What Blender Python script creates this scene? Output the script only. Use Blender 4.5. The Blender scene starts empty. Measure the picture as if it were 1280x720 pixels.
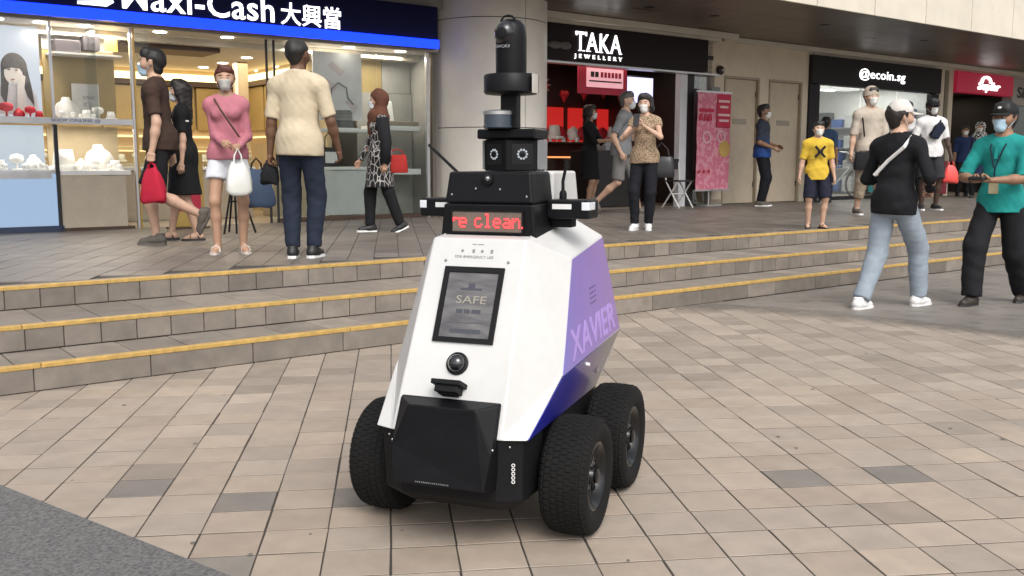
import bpy, bmesh, math, random
import numpy as np
from mathutils import Vector, Matrix, Euler
R = math.radians
S = bpy.context.scene
COL = S.collection
rnd = random.Random(7)

# ------------------------------------------------------------------ camera
cam = bpy.data.objects.new('camera', bpy.data.cameras.new('camera'))
COL.objects.link(cam)
cam.location = (0, 0, 1.20)
cam.rotation_euler = (R(90 - 7.407), 0, 0)
cam.data.lens = 33.75; cam.data.sensor_width = 36
cam.data.clip_start = .05; cam.data.clip_end = 2000
S.camera = cam

# ------------------------------------------------------------------ sky, sun, exposure (soft bright overcast)
SUN_EL, SUN_AZ = R(50), R(163)            # azimuth measured from +Y towards +X
world = bpy.data.worlds.new('World'); S.world = world; world.use_nodes = True
wn = world.node_tree; wn.nodes.clear()
sky = wn.nodes.new('ShaderNodeTexSky'); sky.sky_type = 'NISHITA'; sky.sun_disc = False
sky.sun_elevation = SUN_EL; sky.sun_rotation = SUN_AZ
sky.air_density = 1.0; sky.dust_density = 4.0; sky.ozone_density = 1.0
hs = wn.nodes.new('ShaderNodeHueSaturation'); hs.inputs['Saturation'].default_value = .22
bgn = wn.nodes.new('ShaderNodeBackground'); bgn.inputs['Strength'].default_value = .12
wo = wn.nodes.new('ShaderNodeOutputWorld')
wn.links.new(sky.outputs[0], hs.inputs['Color']); wn.links.new(hs.outputs[0], bgn.inputs['Color'])
wn.links.new(bgn.outputs[0], wo.inputs['Surface'])
sl = bpy.data.lights.new('sun', 'SUN'); sl.energy = .7; sl.angle = R(32); sl.color = (1, .95, .88)
sun = bpy.data.objects.new('sun', sl); COL.objects.link(sun)
sd = Vector((math.sin(SUN_AZ)*math.cos(SUN_EL), math.cos(SUN_AZ)*math.cos(SUN_EL), math.sin(SUN_EL)))
sun.rotation_euler = sd.to_track_quat('Z', 'Y').to_euler()
sun.location = sd*40
S.view_settings.view_transform = 'Standard'; S.view_settings.look = 'None'
S.view_settings.gamma = 1; S.view_settings.exposure = .90
S.view_settings.use_curve_mapping = False

# ------------------------------------------------------------------ site frame: s along the steps, n towards the shops
C1, S1 = .79316, .60901
RZ = math.atan2(S1, C1)
FL = .435                                   # level of the shop walkway
def W(s, n, z=0.): return Vector((s*C1 - n*S1, s*S1 + n*C1, z))

# ------------------------------------------------------------------ materials
def nd(nt, t, **kw):
    n = nt.nodes.new(t)
    for k, v in kw.items():
        if k in n.inputs: n.inputs[k].default_value = v
        else: setattr(n, k, v)
    return n
MATS = {}
def mat(name, col, rough=.6, metal=0., var=.12, scale=6., bump=.0, bscale=60., spec=.5, coat=0., emit=None, es=0., dirt=0., objcol=False, island=False):
    if name in MATS: return MATS[name]
    m = bpy.data.materials.new(name); m.use_nodes = True; nt = m.node_tree; nt.nodes.clear()
    o = nd(nt, 'ShaderNodeOutputMaterial'); p = nd(nt, 'ShaderNodeBsdfPrincipled')
    nt.links.new(p.outputs[0], o.inputs[0])
    p.inputs['Roughness'].default_value = rough; p.inputs['Metallic'].default_value = metal
    p.inputs['Specular IOR Level'].default_value = spec
    p.inputs['Coat Weight'].default_value = coat
    tc = nd(nt, 'ShaderNodeTexCoord')
    src = None
    if objcol:
        oi = nd(nt, 'ShaderNodeObjectInfo'); src = oi.outputs['Color']
    elif island:
        g = nd(nt, 'ShaderNodeNewGeometry')
        mx = nd(nt, 'ShaderNodeMix', data_type='RGBA'); mx.inputs[6].default_value = (*[c*.80 for c in col], 1); mx.inputs[7].default_value = (*[min(1, c*1.16) for c in col], 1)
        nt.links.new(g.outputs['Random Per Island'], mx.inputs[0]); src = mx.outputs[2]
    if var > 0 or src is not None or dirt > 0:
        nz = nd(nt, 'ShaderNodeTexNoise'); nz.inputs['Scale'].default_value = scale; nz.inputs['Detail'].default_value = 6; nz.inputs['Roughness'].default_value = .62
        g2 = nd(nt, 'ShaderNodeNewGeometry') if (objcol or island) else None
        nt.links.new((g2.outputs['Position'] if g2 else tc.outputs['Object']), nz.inputs['Vector'])
        rp = nd(nt, 'ShaderNodeMapRange'); rp.inputs['From Min'].default_value = .28; rp.inputs['From Max'].default_value = .72
        rp.inputs['To Min'].default_value = 1-var; rp.inputs['To Max'].default_value = 1+var*.6
        nt.links.new(nz.outputs['Fac'], rp.inputs['Value'])
        ml = nd(nt, 'ShaderNodeVectorMath', operation='MULTIPLY')
        if src is not None: nt.links.new(src, ml.inputs[0])
        else: ml.inputs[0].default_value = col
        nt.links.new(rp.outputs[0], ml.inputs[1])
        out = ml.outputs[0]
        if dirt > 0:
            n3 = nd(nt, 'ShaderNodeTexNoise'); n3.inputs['Scale'].default_value = 1.1; n3.inputs['Detail'].default_value = 8; n3.inputs['Roughness'].default_value = .7
            nt.links.new((g2.outputs['Position'] if g2 else tc.outputs['Object']), n3.inputs['Vector'])
            r3 = nd(nt, 'ShaderNodeMapRange'); r3.inputs['From Min'].default_value = .42; r3.inputs['From Max'].default_value = .7
            r3.inputs['To Min'].default_value = 1; r3.inputs['To Max'].default_value = 1-dirt
            nt.links.new(n3.outputs['Fac'], r3.inputs['Value'])
            m3 = nd(nt, 'ShaderNodeVectorMath', operation='MULTIPLY'); nt.links.new(out, m3.inputs[0]); nt.links.new(r3.outputs[0], m3.inputs[1]); out = m3.outputs[0]
        nt.links.new(out, p.inputs['Base Color'])
        rr = nd(nt, 'ShaderNodeMapRange'); rr.inputs['To Min'].default_value = max(.03, rough-.08); rr.inputs['To Max'].default_value = min(1, rough+.1)
        nt.links.new(nz.outputs['Fac'], rr.inputs['Value']); nt.links.new(rr.outputs[0], p.inputs['Roughness'])
    else:
        p.inputs['Base Color'].default_value = (*col, 1)
    if bump > 0:
        nb = nd(nt, 'ShaderNodeTexNoise'); nb.inputs['Scale'].default_value = bscale; nb.inputs['Detail'].default_value = 4
        nt.links.new(tc.outputs['Object'], nb.inputs['Vector'])
        bp = nd(nt, 'ShaderNodeBump'); bp.inputs['Strength'].default_value = bump; bp.inputs['Distance'].default_value = .004
        nt.links.new(nb.outputs['Fac'], bp.inputs['Height']); nt.links.new(bp.outputs[0], p.inputs['Normal'])
    if emit:
        p.inputs['Emission Color'].default_value = (*emit, 1); p.inputs['Emission Strength'].default_value = es
    MATS[name] = m
    return m
def glow(name, col, s): return mat(name, (.02, .02, .02), .5, var=0, emit=col, es=s)
def cloth(name, col, rough=.85): return mat('cloth '+name, col, rough, var=.16, scale=9, bump=.5, bscale=140, spec=.25)
def pattern(name, a, b, kind='vor', scale=30., thr=.5, stretch=(1, 1, 1), rough=.8):
    if name in MATS: return MATS[name]
    m = bpy.data.materials.new(name); m.use_nodes = True; nt = m.node_tree; p = nt.nodes['Principled BSDF']
    p.inputs['Roughness'].default_value = rough; p.inputs['Specular IOR Level'].default_value = .25
    tc = nd(nt, 'ShaderNodeTexCoord'); mp = nd(nt, 'ShaderNodeMapping'); mp.inputs['Scale'].default_value = stretch
    nt.links.new(tc.outputs['Object'], mp.inputs['Vector'])
    if kind == 'vor':
        t = nd(nt, 'ShaderNodeTexVoronoi', feature='DISTANCE_TO_EDGE'); t.inputs['Scale'].default_value = scale; f = t.outputs['Distance']
    else:
        t = nd(nt, 'ShaderNodeTexNoise'); t.inputs['Scale'].default_value = scale; t.inputs['Detail'].default_value = 2; f = t.outputs['Fac']
    nt.links.new(mp.outputs[0], t.inputs['Vector'])
    r = nd(nt, 'ShaderNodeValToRGB'); r.color_ramp.elements[0].color = (*a, 1); r.color_ramp.elements[1].color = (*b, 1)
    r.color_ramp.elements[0].position = thr; r.color_ramp.elements[1].position = min(1, thr+.05)
    nt.links.new(f, r.inputs[0]); nt.links.new(r.outputs[0], p.inputs['Base Color'])
    MATS[name] = m; return m
def glass(name='clear glass', tint=(.93, .96, .95), refl=1.0):
    if name in MATS: return MATS[name]
    m = bpy.data.materials.new(name); m.use_nodes = True; nt = m.node_tree; nt.nodes.clear()
    o = nd(nt, 'ShaderNodeOutputMaterial'); t = nd(nt, 'ShaderNodeBsdfTransparent'); g = nd(nt, 'ShaderNodeBsdfGlossy'); g.inputs['Roughness'].default_value = .02
    t.inputs['Color'].default_value = (*tint, 1)
    fr = nd(nt, 'ShaderNodeFresnel'); fr.inputs['IOR'].default_value = 1.5
    ml = nd(nt, 'ShaderNodeMath', operation='MULTIPLY'); ml.inputs[1].default_value = refl
    mx = nd(nt, 'ShaderNodeMixShader')
    nt.links.new(fr.outputs[0], ml.inputs[0]); nt.links.new(ml.outputs[0], mx.inputs[0]); nt.links.new(t.outputs[0], mx.inputs[1]); nt.links.new(g.outputs[0], mx.inputs[2]); nt.links.new(mx.outputs[0], o.inputs[0])
    MATS[name] = m; return m

# ------------------------------------------------------------------ mesh builder
class MB:
    def __init__(s): s.v = []; s.f = []; s.mi = []; s.cur = 0
    def add(s, vs, fs, M=None):
        k = len(s.v)
        s.v += [tuple(M @ Vector(v)) if M is not None else tuple(v) for v in vs]
        s.f += [tuple(i+k for i in f) for f in fs]; s.mi += [s.cur]*len(fs); return s
    def box(s, x0, x1, y0, y1, z0, z1, M=None):
        vs = [(x, y, z) for z in (z0, z1) for y in (y0, y1) for x in (x0, x1)]
        return s.add(vs, [(0, 2, 3, 1), (4, 5, 7, 6), (0, 1, 5, 4), (2, 6, 7, 3), (0, 4, 6, 2), (1, 3, 7, 5)], M)
    def frustum(s, x0, x1, y0, y1, z0, z1, c, M=None):      # box with a chamfered top, no bottom
        vs = [(x0, y0, z0), (x1, y0, z0), (x1, y1, z0), (x0, y1, z0), (x0, y0, z1-c), (x1, y0, z1-c), (x1, y1, z1-c), (x0, y1, z1-c),
              (x0+c, y0+c, z1), (x1-c, y0+c, z1), (x1-c, y1-c, z1), (x0+c, y1-c, z1)]
        fs = [(8, 9, 10, 11)]
        for i in range(4):
            j = (i+1) % 4; fs += [(i, j, 4+j, 4+i), (4+i, 4+j, 8+j, 8+i)]
        return s.add(vs, fs, M)
    def prism(s, poly, lo, hi, M=None):                      # polygon in x,z extruded along y
        n = len(poly); vs = [(x, lo, z) for x, z in poly]+[(x, hi, z) for x, z in poly]
        fs = [tuple(range(n)), tuple(range(2*n-1, n-1, -1))]+[(i, i+n, (i+1) % n+n, (i+1) % n) for i in range(n)]
        return s.add(vs, fs, M)
    def tube(s, pts, r, n=8, M=None, caps=True, flat=1.):
        P = [Vector(p) for p in pts]; k = len(P); rr = r if isinstance(r, (list, tuple)) else [r]*k
        vs = []; up = Vector((0, 0, 1)); prev = None
        for i, p in enumerate(P):
            d = (P[min(i+1, k-1)]-P[max(i-1, 0)]).normalized()
            a = prev if prev is not None else (up if abs(d.z) < .9 else Vector((1, 0, 0)))
            u = (a - d*a.dot(d)).normalized(); w = d.cross(u); prev = u
            for j in range(n):
                t = 2*math.pi*j/n; vs.append(p+u*(math.cos(t)*rr[i])+w*(math.sin(t)*rr[i]*flat))
        fs = [(i*n+j, i*n+(j+1) % n, (i+1)*n+(j+1) % n, (i+1)*n+j) for i in range(k-1) for j in range(n)]
        if caps: fs += [tuple(range(n-1, -1, -1)), tuple(range((k-1)*n, k*n))]
        return s.add(vs, fs, M)
    def lathe(s, prof, n=24, M=None, caps=True):             # (r, z) profile about z
        k = len(prof); vs = [(r*math.cos(2*math.pi*j/n), r*math.sin(2*math.pi*j/n), z) for r, z in prof for j in range(n)]
        fs = [(i*n+j, i*n+(j+1) % n, (i+1)*n+(j+1) % n, (i+1)*n+j) for i in range(k-1) for j in range(n)]
        if caps: fs += [tuple(range(n-1, -1, -1)), tuple(range((k-1)*n, k*n))]
        return s.add(vs, fs, M)
    def ball(s, c, r, nu=14, nv=9, M=None):
        r = r if isinstance(r, (list, tuple)) else (r, r, r)
        vs = [(c[0], c[1], c[2]-r[2])]
        for i in range(1, nv):
            p = -math.pi/2+math.pi*i/nv
            vs += [(c[0]+r[0]*math.cos(p)*math.cos(2*math.pi*j/nu), c[1]+r[1]*math.cos(p)*math.sin(2*math.pi*j/nu), c[2]+r[2]*math.sin(p)) for j in range(nu)]
        vs.append((c[0], c[1], c[2]+r[2])); e = len(vs)-1
        fs = [(0, 1+(j+1) % nu, 1+j) for j in range(nu)]+[(e, e-nu+j, e-nu+(j+1) % nu) for j in range(nu)]
        fs += [(1+i*nu+j, 1+i*nu+(j+1) % nu, 1+(i+1)*nu+(j+1) % nu, 1+(i+1)*nu+j) for i in range(nv-2) for j in range(nu)]
        return s.add(vs, fs, M)
    def mesh(s, name, mats, smooth=False):
        me = bpy.data.meshes.new(name); me.from_pydata(s.v, [], s.f)
        for m in (mats if isinstance(mats, (list, tuple)) else [mats]): me.materials.append(m)
        if any(s.mi): me.polygons.foreach_set('material_index', s.mi)
        me.validate(); bm = bmesh.new(); bm.from_mesh(me); bmesh.ops.recalc_face_normals(bm, faces=bm.faces); bm.to_mesh(me); bm.free()
        if smooth: me.polygons.foreach_set('use_smooth', [True]*len(me.polygons)); 
        return me
    def build(s, name, mats, parent=None, loc=(0, 0, 0), rot=(0, 0, 0), bevel=0., seg=2, smooth=False, auto=0):
        o = link(name, s.mesh(name, mats, smooth or auto > 0), parent, loc, rot)
        if bevel: bev(o, bevel, seg)
        if auto:
            o.data.set_sharp_from_angle(angle=R(auto))
        return o
def bev(o, w, seg=2):
    b = o.modifiers.new('bevel', 'BEVEL'); b.width = w; b.segments = seg; b.limit_method = 'ANGLE'; b.angle_limit = R(35); b.harden_normals = False
def link(name, data, parent=None, loc=(0, 0, 0), rot=(0, 0, 0)):
    o = bpy.data.objects.new(name, data); COL.objects.link(o); o.parent = parent; o.location = loc; o.rotation_euler = rot; return o
def tag(o, label=None, cat=None, group=None, kind=None):
    if label: o['label'] = label
    if cat: o['category'] = cat
    if group: o['group'] = group
    if kind: o['kind'] = kind
    return o
def thing(name, label, cat, loc=(0, 0, 0), rz=0., group=None):
    o = link(name, None, None, loc, (0, 0, rz)); o.empty_display_size = .2
    return tag(o, label, cat, group)
def site(name, label, cat, s, n, z=FL, group=None, turn=0.): return thing(name, label, cat, W(s, n, z), RZ+turn, group)
def bx(name, m, parent, x0, x1, y0, y1, z0, z1, bevel=0.): return MB().box(x0, x1, y0, y1, z0, z1).build(name, m, parent, bevel=bevel)
def text(name, body, m, parent, loc, rot, width=None, height=None, ext=.004, shear=0., bold=0., spacing=1.):
    c = bpy.data.curves.new('t', 'FONT'); c.body = body; c.extrude = ext; c.shear = shear; c.offset = bold; c.space_character = spacing; c.resolution_u = 3
    t = bpy.data.objects.new('t', c); me = bpy.data.meshes.new_from_object(t); bpy.data.objects.remove(t)
    vs = [v.co for v in me.vertices]
    if not vs: print('EMPTY TEXT', body)
    x0, x1 = min(v.x for v in vs), max(v.x for v in vs); y0, y1 = min(v.y for v in vs), max(v.y for v in vs)
    sx = width/(x1-x0) if width else None; sy = height/(y1-y0) if height else None
    sx = sx or sy; sy = sy or sx
    for v in me.vertices: v.co.x = (v.co.x-x0)*sx; v.co.y = (v.co.y-y0)*sy
    me.materials.clear(); me.materials.append(m); me.name = name
    return link(name, me, parent, loc, rot)
UP = (R(90), 0, 0)
# ================================================================== SETTING
M_tile_gap = mat('tile joint mortar', (.05, .042, .034), .95, var=.3, scale=20)
M_tile = mat('plaza tile', (.4, .33, .27), .62, var=.13, scale=9, bump=.25, bscale=220, objcol=True, dirt=.16)
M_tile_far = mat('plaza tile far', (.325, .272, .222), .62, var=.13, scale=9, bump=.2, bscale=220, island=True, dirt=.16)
M_ground = mat('far ground', (.2, .185, .165), .9, var=.2, scale=.6)
M_step = mat('step tile', (.2, .18, .16), .7, var=.24, scale=7, bump=.25, bscale=180, objcol=True, dirt=.25)
M_walk = mat('walkway tile', (.17, .155, .14), .45, var=.15, scale=8, bump=.2, bscale=200, objcol=True, dirt=.25)
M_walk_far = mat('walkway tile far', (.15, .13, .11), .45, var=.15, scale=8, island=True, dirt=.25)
M_yellow = mat('yellow nosing', (.55, .35, .10), .5, var=.3, scale=16, dirt=.4)
M_pave = mat('grey paving', (.205, .185, .165), .45, var=.22, scale=1.6, bump=.1, bscale=150, dirt=.2)

def granite():
    m = bpy.data.materials.new('speckled granite'); m.use_nodes = True; nt = m.node_tree; p = nt.nodes['Principled BSDF']; p.inputs['Roughness'].default_value = .75
    tc = nd(nt, 'ShaderNodeTexCoord'); n1 = nd(nt, 'ShaderNodeTexNoise'); n1.inputs['Scale'].default_value = 80; n1.inputs['Detail'].default_value = 8; n1.inputs['Roughness'].default_value = .8
    n2 = nd(nt, 'ShaderNodeTexVoronoi'); n2.inputs['Scale'].default_value = 70
    for n in (n1, n2): nt.links.new(tc.outputs['Object'], n.inputs['Vector'])
    r = nd(nt, 'ShaderNodeValToRGB'); e = r.color_ramp.elements
    e[0].position = .34; e[0].color = (.030, .029, .031, 1); e[1].position = .72; e[1].color = (.21, .205, .20, 1); k = e.new(.47); k.color = (.10, .098, .098, 1)
    mx = nd(nt, 'ShaderNodeMath', operation='MULTIPLY_ADD'); mx.inputs[1].default_value = .16; 
    nt.links.new(n2.outputs['Distance'], mx.inputs[0]); nt.links.new(n1.outputs['Fac'], mx.inputs[2])
    sb = nd(nt, 'ShaderNodeMath', operation='SUBTRACT'); sb.inputs[1].default_value = .07; nt.links.new(mx.outputs[0], sb.inputs[0])
    nt.links.new(sb.outputs[0], r.inputs[0]); nt.links.new(r.outputs[0], p.inputs['Base Color'])
    return m
M_granite = granite()

# ---- helper for deciding which pieces show largest (used only to choose what is built one by one)
TH = R(7.407)
def pix(p):
    y = p[1]*math.cos(TH)-(p[2]-1.2)*math.sin(TH); z = p[1]*math.sin(TH)+(p[2]-1.2)*math.cos(TH)
    if y < .3: return None
    return 640+1200*p[0]/y, 360-1200*z/y, y
def area(corners):
    q = [pix(c) for c in corners]
    if any(x is None for x in q): return -1
    if max(x[0] for x in q) < -20 or min(x[0] for x in q) > 1300 or min(x[1] for x in q) > 735 or max(x[1] for x in q) < 0: return -1
    a = 0
    for i in range(len(q)):
        j = (i+1) % len(q); a += q[i][0]*q[j][1]-q[j][0]*q[i][1]
    return abs(a)/2

# ---- ground
g = MB().add([(-400, -400, -.03), (400, -400, -.03), (400, 400, -.03), (-400, 400, -.03)], [(0, 1, 2, 3)]).build('ground', M_ground); tag(g, kind='structure')
D2 = Vector((-.12382, .99230)); E2 = Vector((.99230, .12382))        # tile grid: along / across
def tp(i, a): return E2*i+D2*a
plaza = MB().add([tuple(W(s, n, -.0022)) for s, n in ((-14, -16), (26, -16), (26, 5.47), (-14, 5.47))], [(0, 1, 2, 3)]).build('plaza', M_tile_gap)
tag(plaza, kind='structure')
PX, PY, GAP = .2058, .1955, .0060
def in_granite(p): return (p.x+1.922)*(-.796)-(p.y-3.478)*1.089 > .02   # beyond the slab edge, bottom left
PAVE = [(1.30, 7.62), (1.75, 7.57), (2.2, 7.38), (2.62, 7.08), (2.98, 6.74), (3.45, 6.30), (4.4, 5.75), (5.6, 5.2), (7.6, 4.6), (10.5, 4.2)]
def in_pave(p):
    if p.x < 1.3: return False
    for (x0, y0), (x1, y1) in zip(PAVE[:-1], PAVE[1:]):
        if x0 <= p.x <= x1: return p.y > y0+(y1-y0)*(p.x-x0)/(x1-x0)+.75
    return p.y > 5.2
tiles = []
for i in range(-60, 70):
    for j in range(2, 80):
        x0 = .0-.02+i*PX; y0 = .0-.02+j*PY
        cs = [tp(x0, y0), tp(x0+PX, y0), tp(x0+PX, y0+PY), tp(x0, y0+PY)]; c = tp(x0+PX/2, y0+PY/2)
        n = max(-q.x*S1+q.y*C1 for q in cs)
        if min(-q.x*S1+q.y*C1 for q in cs) > 5.47 or c.y > 13: continue
        if all(in_granite(q) for q in cs) or all(in_pave(q) for q in cs): continue
        a = area([(q.x, q.y, 0) for q in cs])
        if a < 0 and (abs(c.x) > 7 or c.y < .5): continue
        tiles.append((a if n < 5.47 else 0, i, j, c, n))
tiles.sort(key=lambda t: -t[0])
def tile_mesh(px, py, g): return MB().frustum(-px/2+g/2, px/2-g/2, -py/2+g*.68, py/2-g*.68, -.012, 0, .0010)
TM = [tile_mesh(PX, PY, GAP).mesh('tile', M_tile) for _ in range(1)]
TA = math.atan2(E2.y, E2.x)
DARK = {}
def tile_col(c):
    v = rnd.gauss(1, .06); w = rnd.uniform(-.022, .022); k = rnd.random()
    if k < .13: v *= .86
    if k > .988: return (.22*v, .195*v, .17*v, 1)
    return (.362*v*(1+w), .298*v, .240*v*(1-w), 1)
far = MB()
dark_spots = [(-1.33, 3.445), (-.91, 3.27), (-.58, 3.355), (1.51, 3.595)]
for k, (a, i, j, c, n) in enumerate(tiles):
    rot = (rnd.gauss(0, .0012), rnd.gauss(0, .0012), TA+rnd.gauss(0, .005)); z = max(-.0009, min(.0009, rnd.gauss(0, .0004)))
    if k < 300:
        o = link('tile', TM[0], plaza, (c.x+rnd.gauss(0, .0008), c.y+rnd.gauss(0, .0008), z), rot)
        o.color = tile_col(c)
        for dx, dy in dark_spots:
            if abs(c.x-dx) < .1 and abs(c.y-dy) < .1: o.color = (.20, .178, .156, 1)
    else:
        M = Matrix.Translation((c.x, c.y, z)) @ Euler(rot).to_matrix().to_4x4()
        far.frustum(-PX/2+GAP/2, PX/2-GAP/2, -PY/2+GAP*.68, PY/2-GAP*.68, -.012, 0, .0010, M)
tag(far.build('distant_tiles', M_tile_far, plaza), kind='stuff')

# granite slab, bottom left
e = Vector((1.089, -.796)).normalized(); nn = Vector((-.796, -1.089)).normalized(); o0 = Vector((-1.922, 3.478))
q = [o0-e*6, o0+e*6, o0+e*6+nn*5, o0-e*6+nn*5]
gs = MB(); gs.add([(p.x, p.y, .004) for p in q]+[(p.x, p.y, -.02) for p in q], [(0, 1, 2, 3)]+[(i, i+4, (i+1) % 4+4, (i+1) % 4) for i in range(4)])
tag(gs.build('granite_paving', M_granite), kind='structure')
# smooth grey paving, far right, with a wandering edge
pv = [Vector(p) for p in PAVE]; edge = []
for a, b in zip(pv[:-1], pv[1:]):
    for t in range(6): edge.append(a.lerp(b, t/6)+Vector((rnd.gauss(0, .012), rnd.gauss(0, .012))))
top = [W(s, 5.452, 0) for s in (26, 20, 14, 10, 8, 6.5, 5.72)]
# the film of cement grey thins out over the last half metre: edge weight stored per vertex, broken up by noise
def feather():
    m = M_pave; nt = m.node_tree; p = [n for n in nt.nodes if n.type == 'BSDF_PRINCIPLED'][0]
    at = nd(nt, 'ShaderNodeAttribute', attribute_name='cover'); nz = nd(nt, 'ShaderNodeTexNoise'); nz.inputs['Scale'].default_value = 5; nz.inputs['Detail'].default_value = 7
    tc = nd(nt, 'ShaderNodeTexCoord'); nt.links.new(tc.outputs['Object'], nz.inputs['Vector'])
    a = nd(nt, 'ShaderNodeMath', operation='MULTIPLY_ADD'); a.inputs[1].default_value = 1.6; a.inputs[2].default_value = -.75; nt.links.new(nz.outputs['Fac'], a.inputs[0])
    b = nd(nt, 'ShaderNodeMath', operation='ADD'); nt.links.new(at.outputs['Fac'], b.inputs[0]); nt.links.new(a.outputs[0], b.inputs[1])
    w = nd(nt, 'ShaderNodeMath', operation='MULTIPLY', use_clamp=True); nt.links.new(b.outputs[0], w.inputs[0]); nt.links.new(at.outputs['Fac'], w.inputs[1]); nt.links.new(w.outputs[0], p.inputs['Alpha'])
feather()
inner = [p+Vector((.10, .62)) for p in edge]; mid_ = [p+Vector((.05, .28)) for p in edge]; ne = len(edge)
top = [W(s, 5.452, 0) for s in (26, 20, 14, 10, 8, 7.0, 6.4)]
vs = [(p.x, p.y, .0024) for p in edge]+[(p.x, p.y, .0026) for p in mid_]+[(p.x, p.y, .0028) for p in inner]
ok_ = lambda p: -p[0]*S1+p[1]*C1 < 5.452
vs = [v if ok_(v) else tuple(W(v[0]*C1+v[1]*S1, 5.452, v[2])) for v in vs]
fs = [(i, i+1, ne+i+1, ne+i) for i in range(ne-1)]+[(ne+i, ne+i+1, 2*ne+i+1, 2*ne+i) for i in range(ne-1)]
b0 = len(vs); st_ = [i for i in range(ne) if ok_((inner[i].x, inner[i].y))]
body_ = [2*ne+i for i in st_]; vs += [(13, 4.9, .0028), (22, 8, .0028)]+[(p.x, p.y, .0028) for p in top]
fs.append(tuple(body_+list(range(b0, len(vs)))))
po = MB().add(vs, fs).build('grey_paving', M_pave); tag(po, kind='structure')
ca = po.data.attributes.new('cover', 'FLOAT', 'POINT'); ca.data.foreach_set('value', [0.]*ne+[.55]*ne+[1.]*(len(vs)-2*ne))
gum = MB()
for _ in range(45):
    y_ = rnd.uniform(2.4, 7.5); x_ = rnd.uniform(-.5, .6)*y_; 
    if -x_*S1+y_*C1 > 5.2 or in_granite(Vector((x_, y_))): continue
    r_ = rnd.uniform(.005, .013); q_ = rnd.uniform(.6, 1); gum.add([(x_+r_*math.cos(t*.785)*q_, y_+r_*math.sin(t*.785), .0028) for t in range(8)], [tuple(range(8))])
tag(gum.build('gum_spots', mat('trodden gum', (.15, .135, .12), .8), plaza), kind='stuff')
# ---- steps: three risers, each of separate tiles
steps = MB()
NS = [5.475, 5.915, 6.60]; ZS = [.145, .29, .435]
for k in range(3):
    n1_ = NS[k+1] if k < 2 else 6.66
    vs = [W(-10, NS[k]+.006, -.03), W(30, NS[k]+.006, -.03), W(30, NS[k]+.006, ZS[k]-.012), W(-10, NS[k]+.006, ZS[k]-.012), W(30, n1_+.05, ZS[k]-.012), W(-10, n1_+.05, ZS[k]-.012)]
    steps.add([tuple(v) for v in vs], [(0, 1, 2, 3), (3, 2, 4, 5)])
steps = steps.build('steps', M_tile_gap); tag(steps, kind='structure')
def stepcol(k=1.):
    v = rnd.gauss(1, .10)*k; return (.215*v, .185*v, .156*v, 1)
meshes = {}
def piece(name, w, d, h, cut=.003):
    k = (name, round(w, 3), round(d, 3), round(h, 3))
    if k not in meshes: meshes[k] = MB().frustum(-w/2, w/2, -d/2, d/2, -h, 0, cut).mesh(name, M_step)
    return meshes[k]
for k in range(3):
    lens = [.605, .205, .205][k]; s = -2.2+rnd.random()*.2; cnt = 0
    while s < 24:
        L = lens if s < 12 else lens*3
        if k == 0 and s > 1.2 and rnd.random() < .3: L = .4
        # riser tile: face towards -n
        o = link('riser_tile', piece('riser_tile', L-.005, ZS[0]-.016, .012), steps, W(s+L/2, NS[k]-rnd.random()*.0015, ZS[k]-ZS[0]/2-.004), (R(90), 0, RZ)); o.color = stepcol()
        s += L
    tk = [.305, .305][k] if k < 2 else 0
    if k < 2:
        s = -2.2+rnd.random()*.2; d = NS[k+1]-NS[k]-.045
        while s < 24:
            L = tk if s < 12 else tk*3
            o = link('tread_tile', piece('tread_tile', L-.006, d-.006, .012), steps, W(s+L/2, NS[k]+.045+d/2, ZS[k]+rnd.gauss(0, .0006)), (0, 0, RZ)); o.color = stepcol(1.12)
            s += L
    s = -2.6
    while s < 25:                                            # yellow nosing strips
        L = 1.83
        nm = MB().box(-L/2+.002, L/2-.002, -.005, .045, -.021, .0045)
        nm.build('nosing_strip', M_yellow, steps, W(s+L/2, NS[k], ZS[k]), (0, 0, RZ), bevel=.004); s += L

# ---- walkway in front of the shops
walk = MB().add([tuple(W(s, n, FL-.009)) for s, n in ((-12, 6.64), (34, 6.64), (34, 17), (-12, 17))], [(0, 1, 2, 3)]).build('walkway', M_tile_gap); tag(walk, kind='structure')
wt = []
for i in range(-60, 140):
    for j in range(20, 160):
        x0 = .05+i*PX; y0 = .1+j*PY*1.5; h = PY*1.5
        cs = [tp(x0, y0), tp(x0+PX, y0), tp(x0+PX, y0+h), tp(x0, y0+h)]
        ns = [-q.x*S1+q.y*C1 for q in cs]
        if min(ns) < 6.655 or max(ns) > 12.6: continue
        c = tp(x0+PX/2, y0+h/2)
        if c.x*C1+c.y*S1 > 27 or c.x*C1+c.y*S1 < .2: continue
        wt.append((area([(q.x, q.y, FL) for q in cs]), c, h))
wt.sort(key=lambda t: -t[0])
far = MB(); WM = tile_mesh(PX, PY*1.5, GAP).mesh('tile', M_walk)
for k, (a, c, h) in enumerate(wt):
    z = FL+rnd.gauss(0, .0006)
    if k < 300:
        o = link('tile', WM, walk, (c.x, c.y, z), (0, 0, TA)); v = rnd.gauss(1, .11); o.color = (.168*v, .145*v, .123*v, 1)
    else:
        far.frustum(-PX/2+GAP/2, PX/2-GAP/2, -h/2+GAP/2, h/2-GAP/2, -.011, 0, .003, Matrix.Translation((c.x, c.y, z)) @ Matrix.Rotation(TA, 4, 'Z'))
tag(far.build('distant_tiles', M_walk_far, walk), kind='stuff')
edge = MB()
s = -2.4
while s < 24:
    o = link('edge_tile', piece('edge_tile', .405-.006, .1, .012), walk, W(s+.2, 6.60+.042+.052, FL+.0005), (0, 0, RZ)); o.color = stepcol(1.0); s += .405

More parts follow.
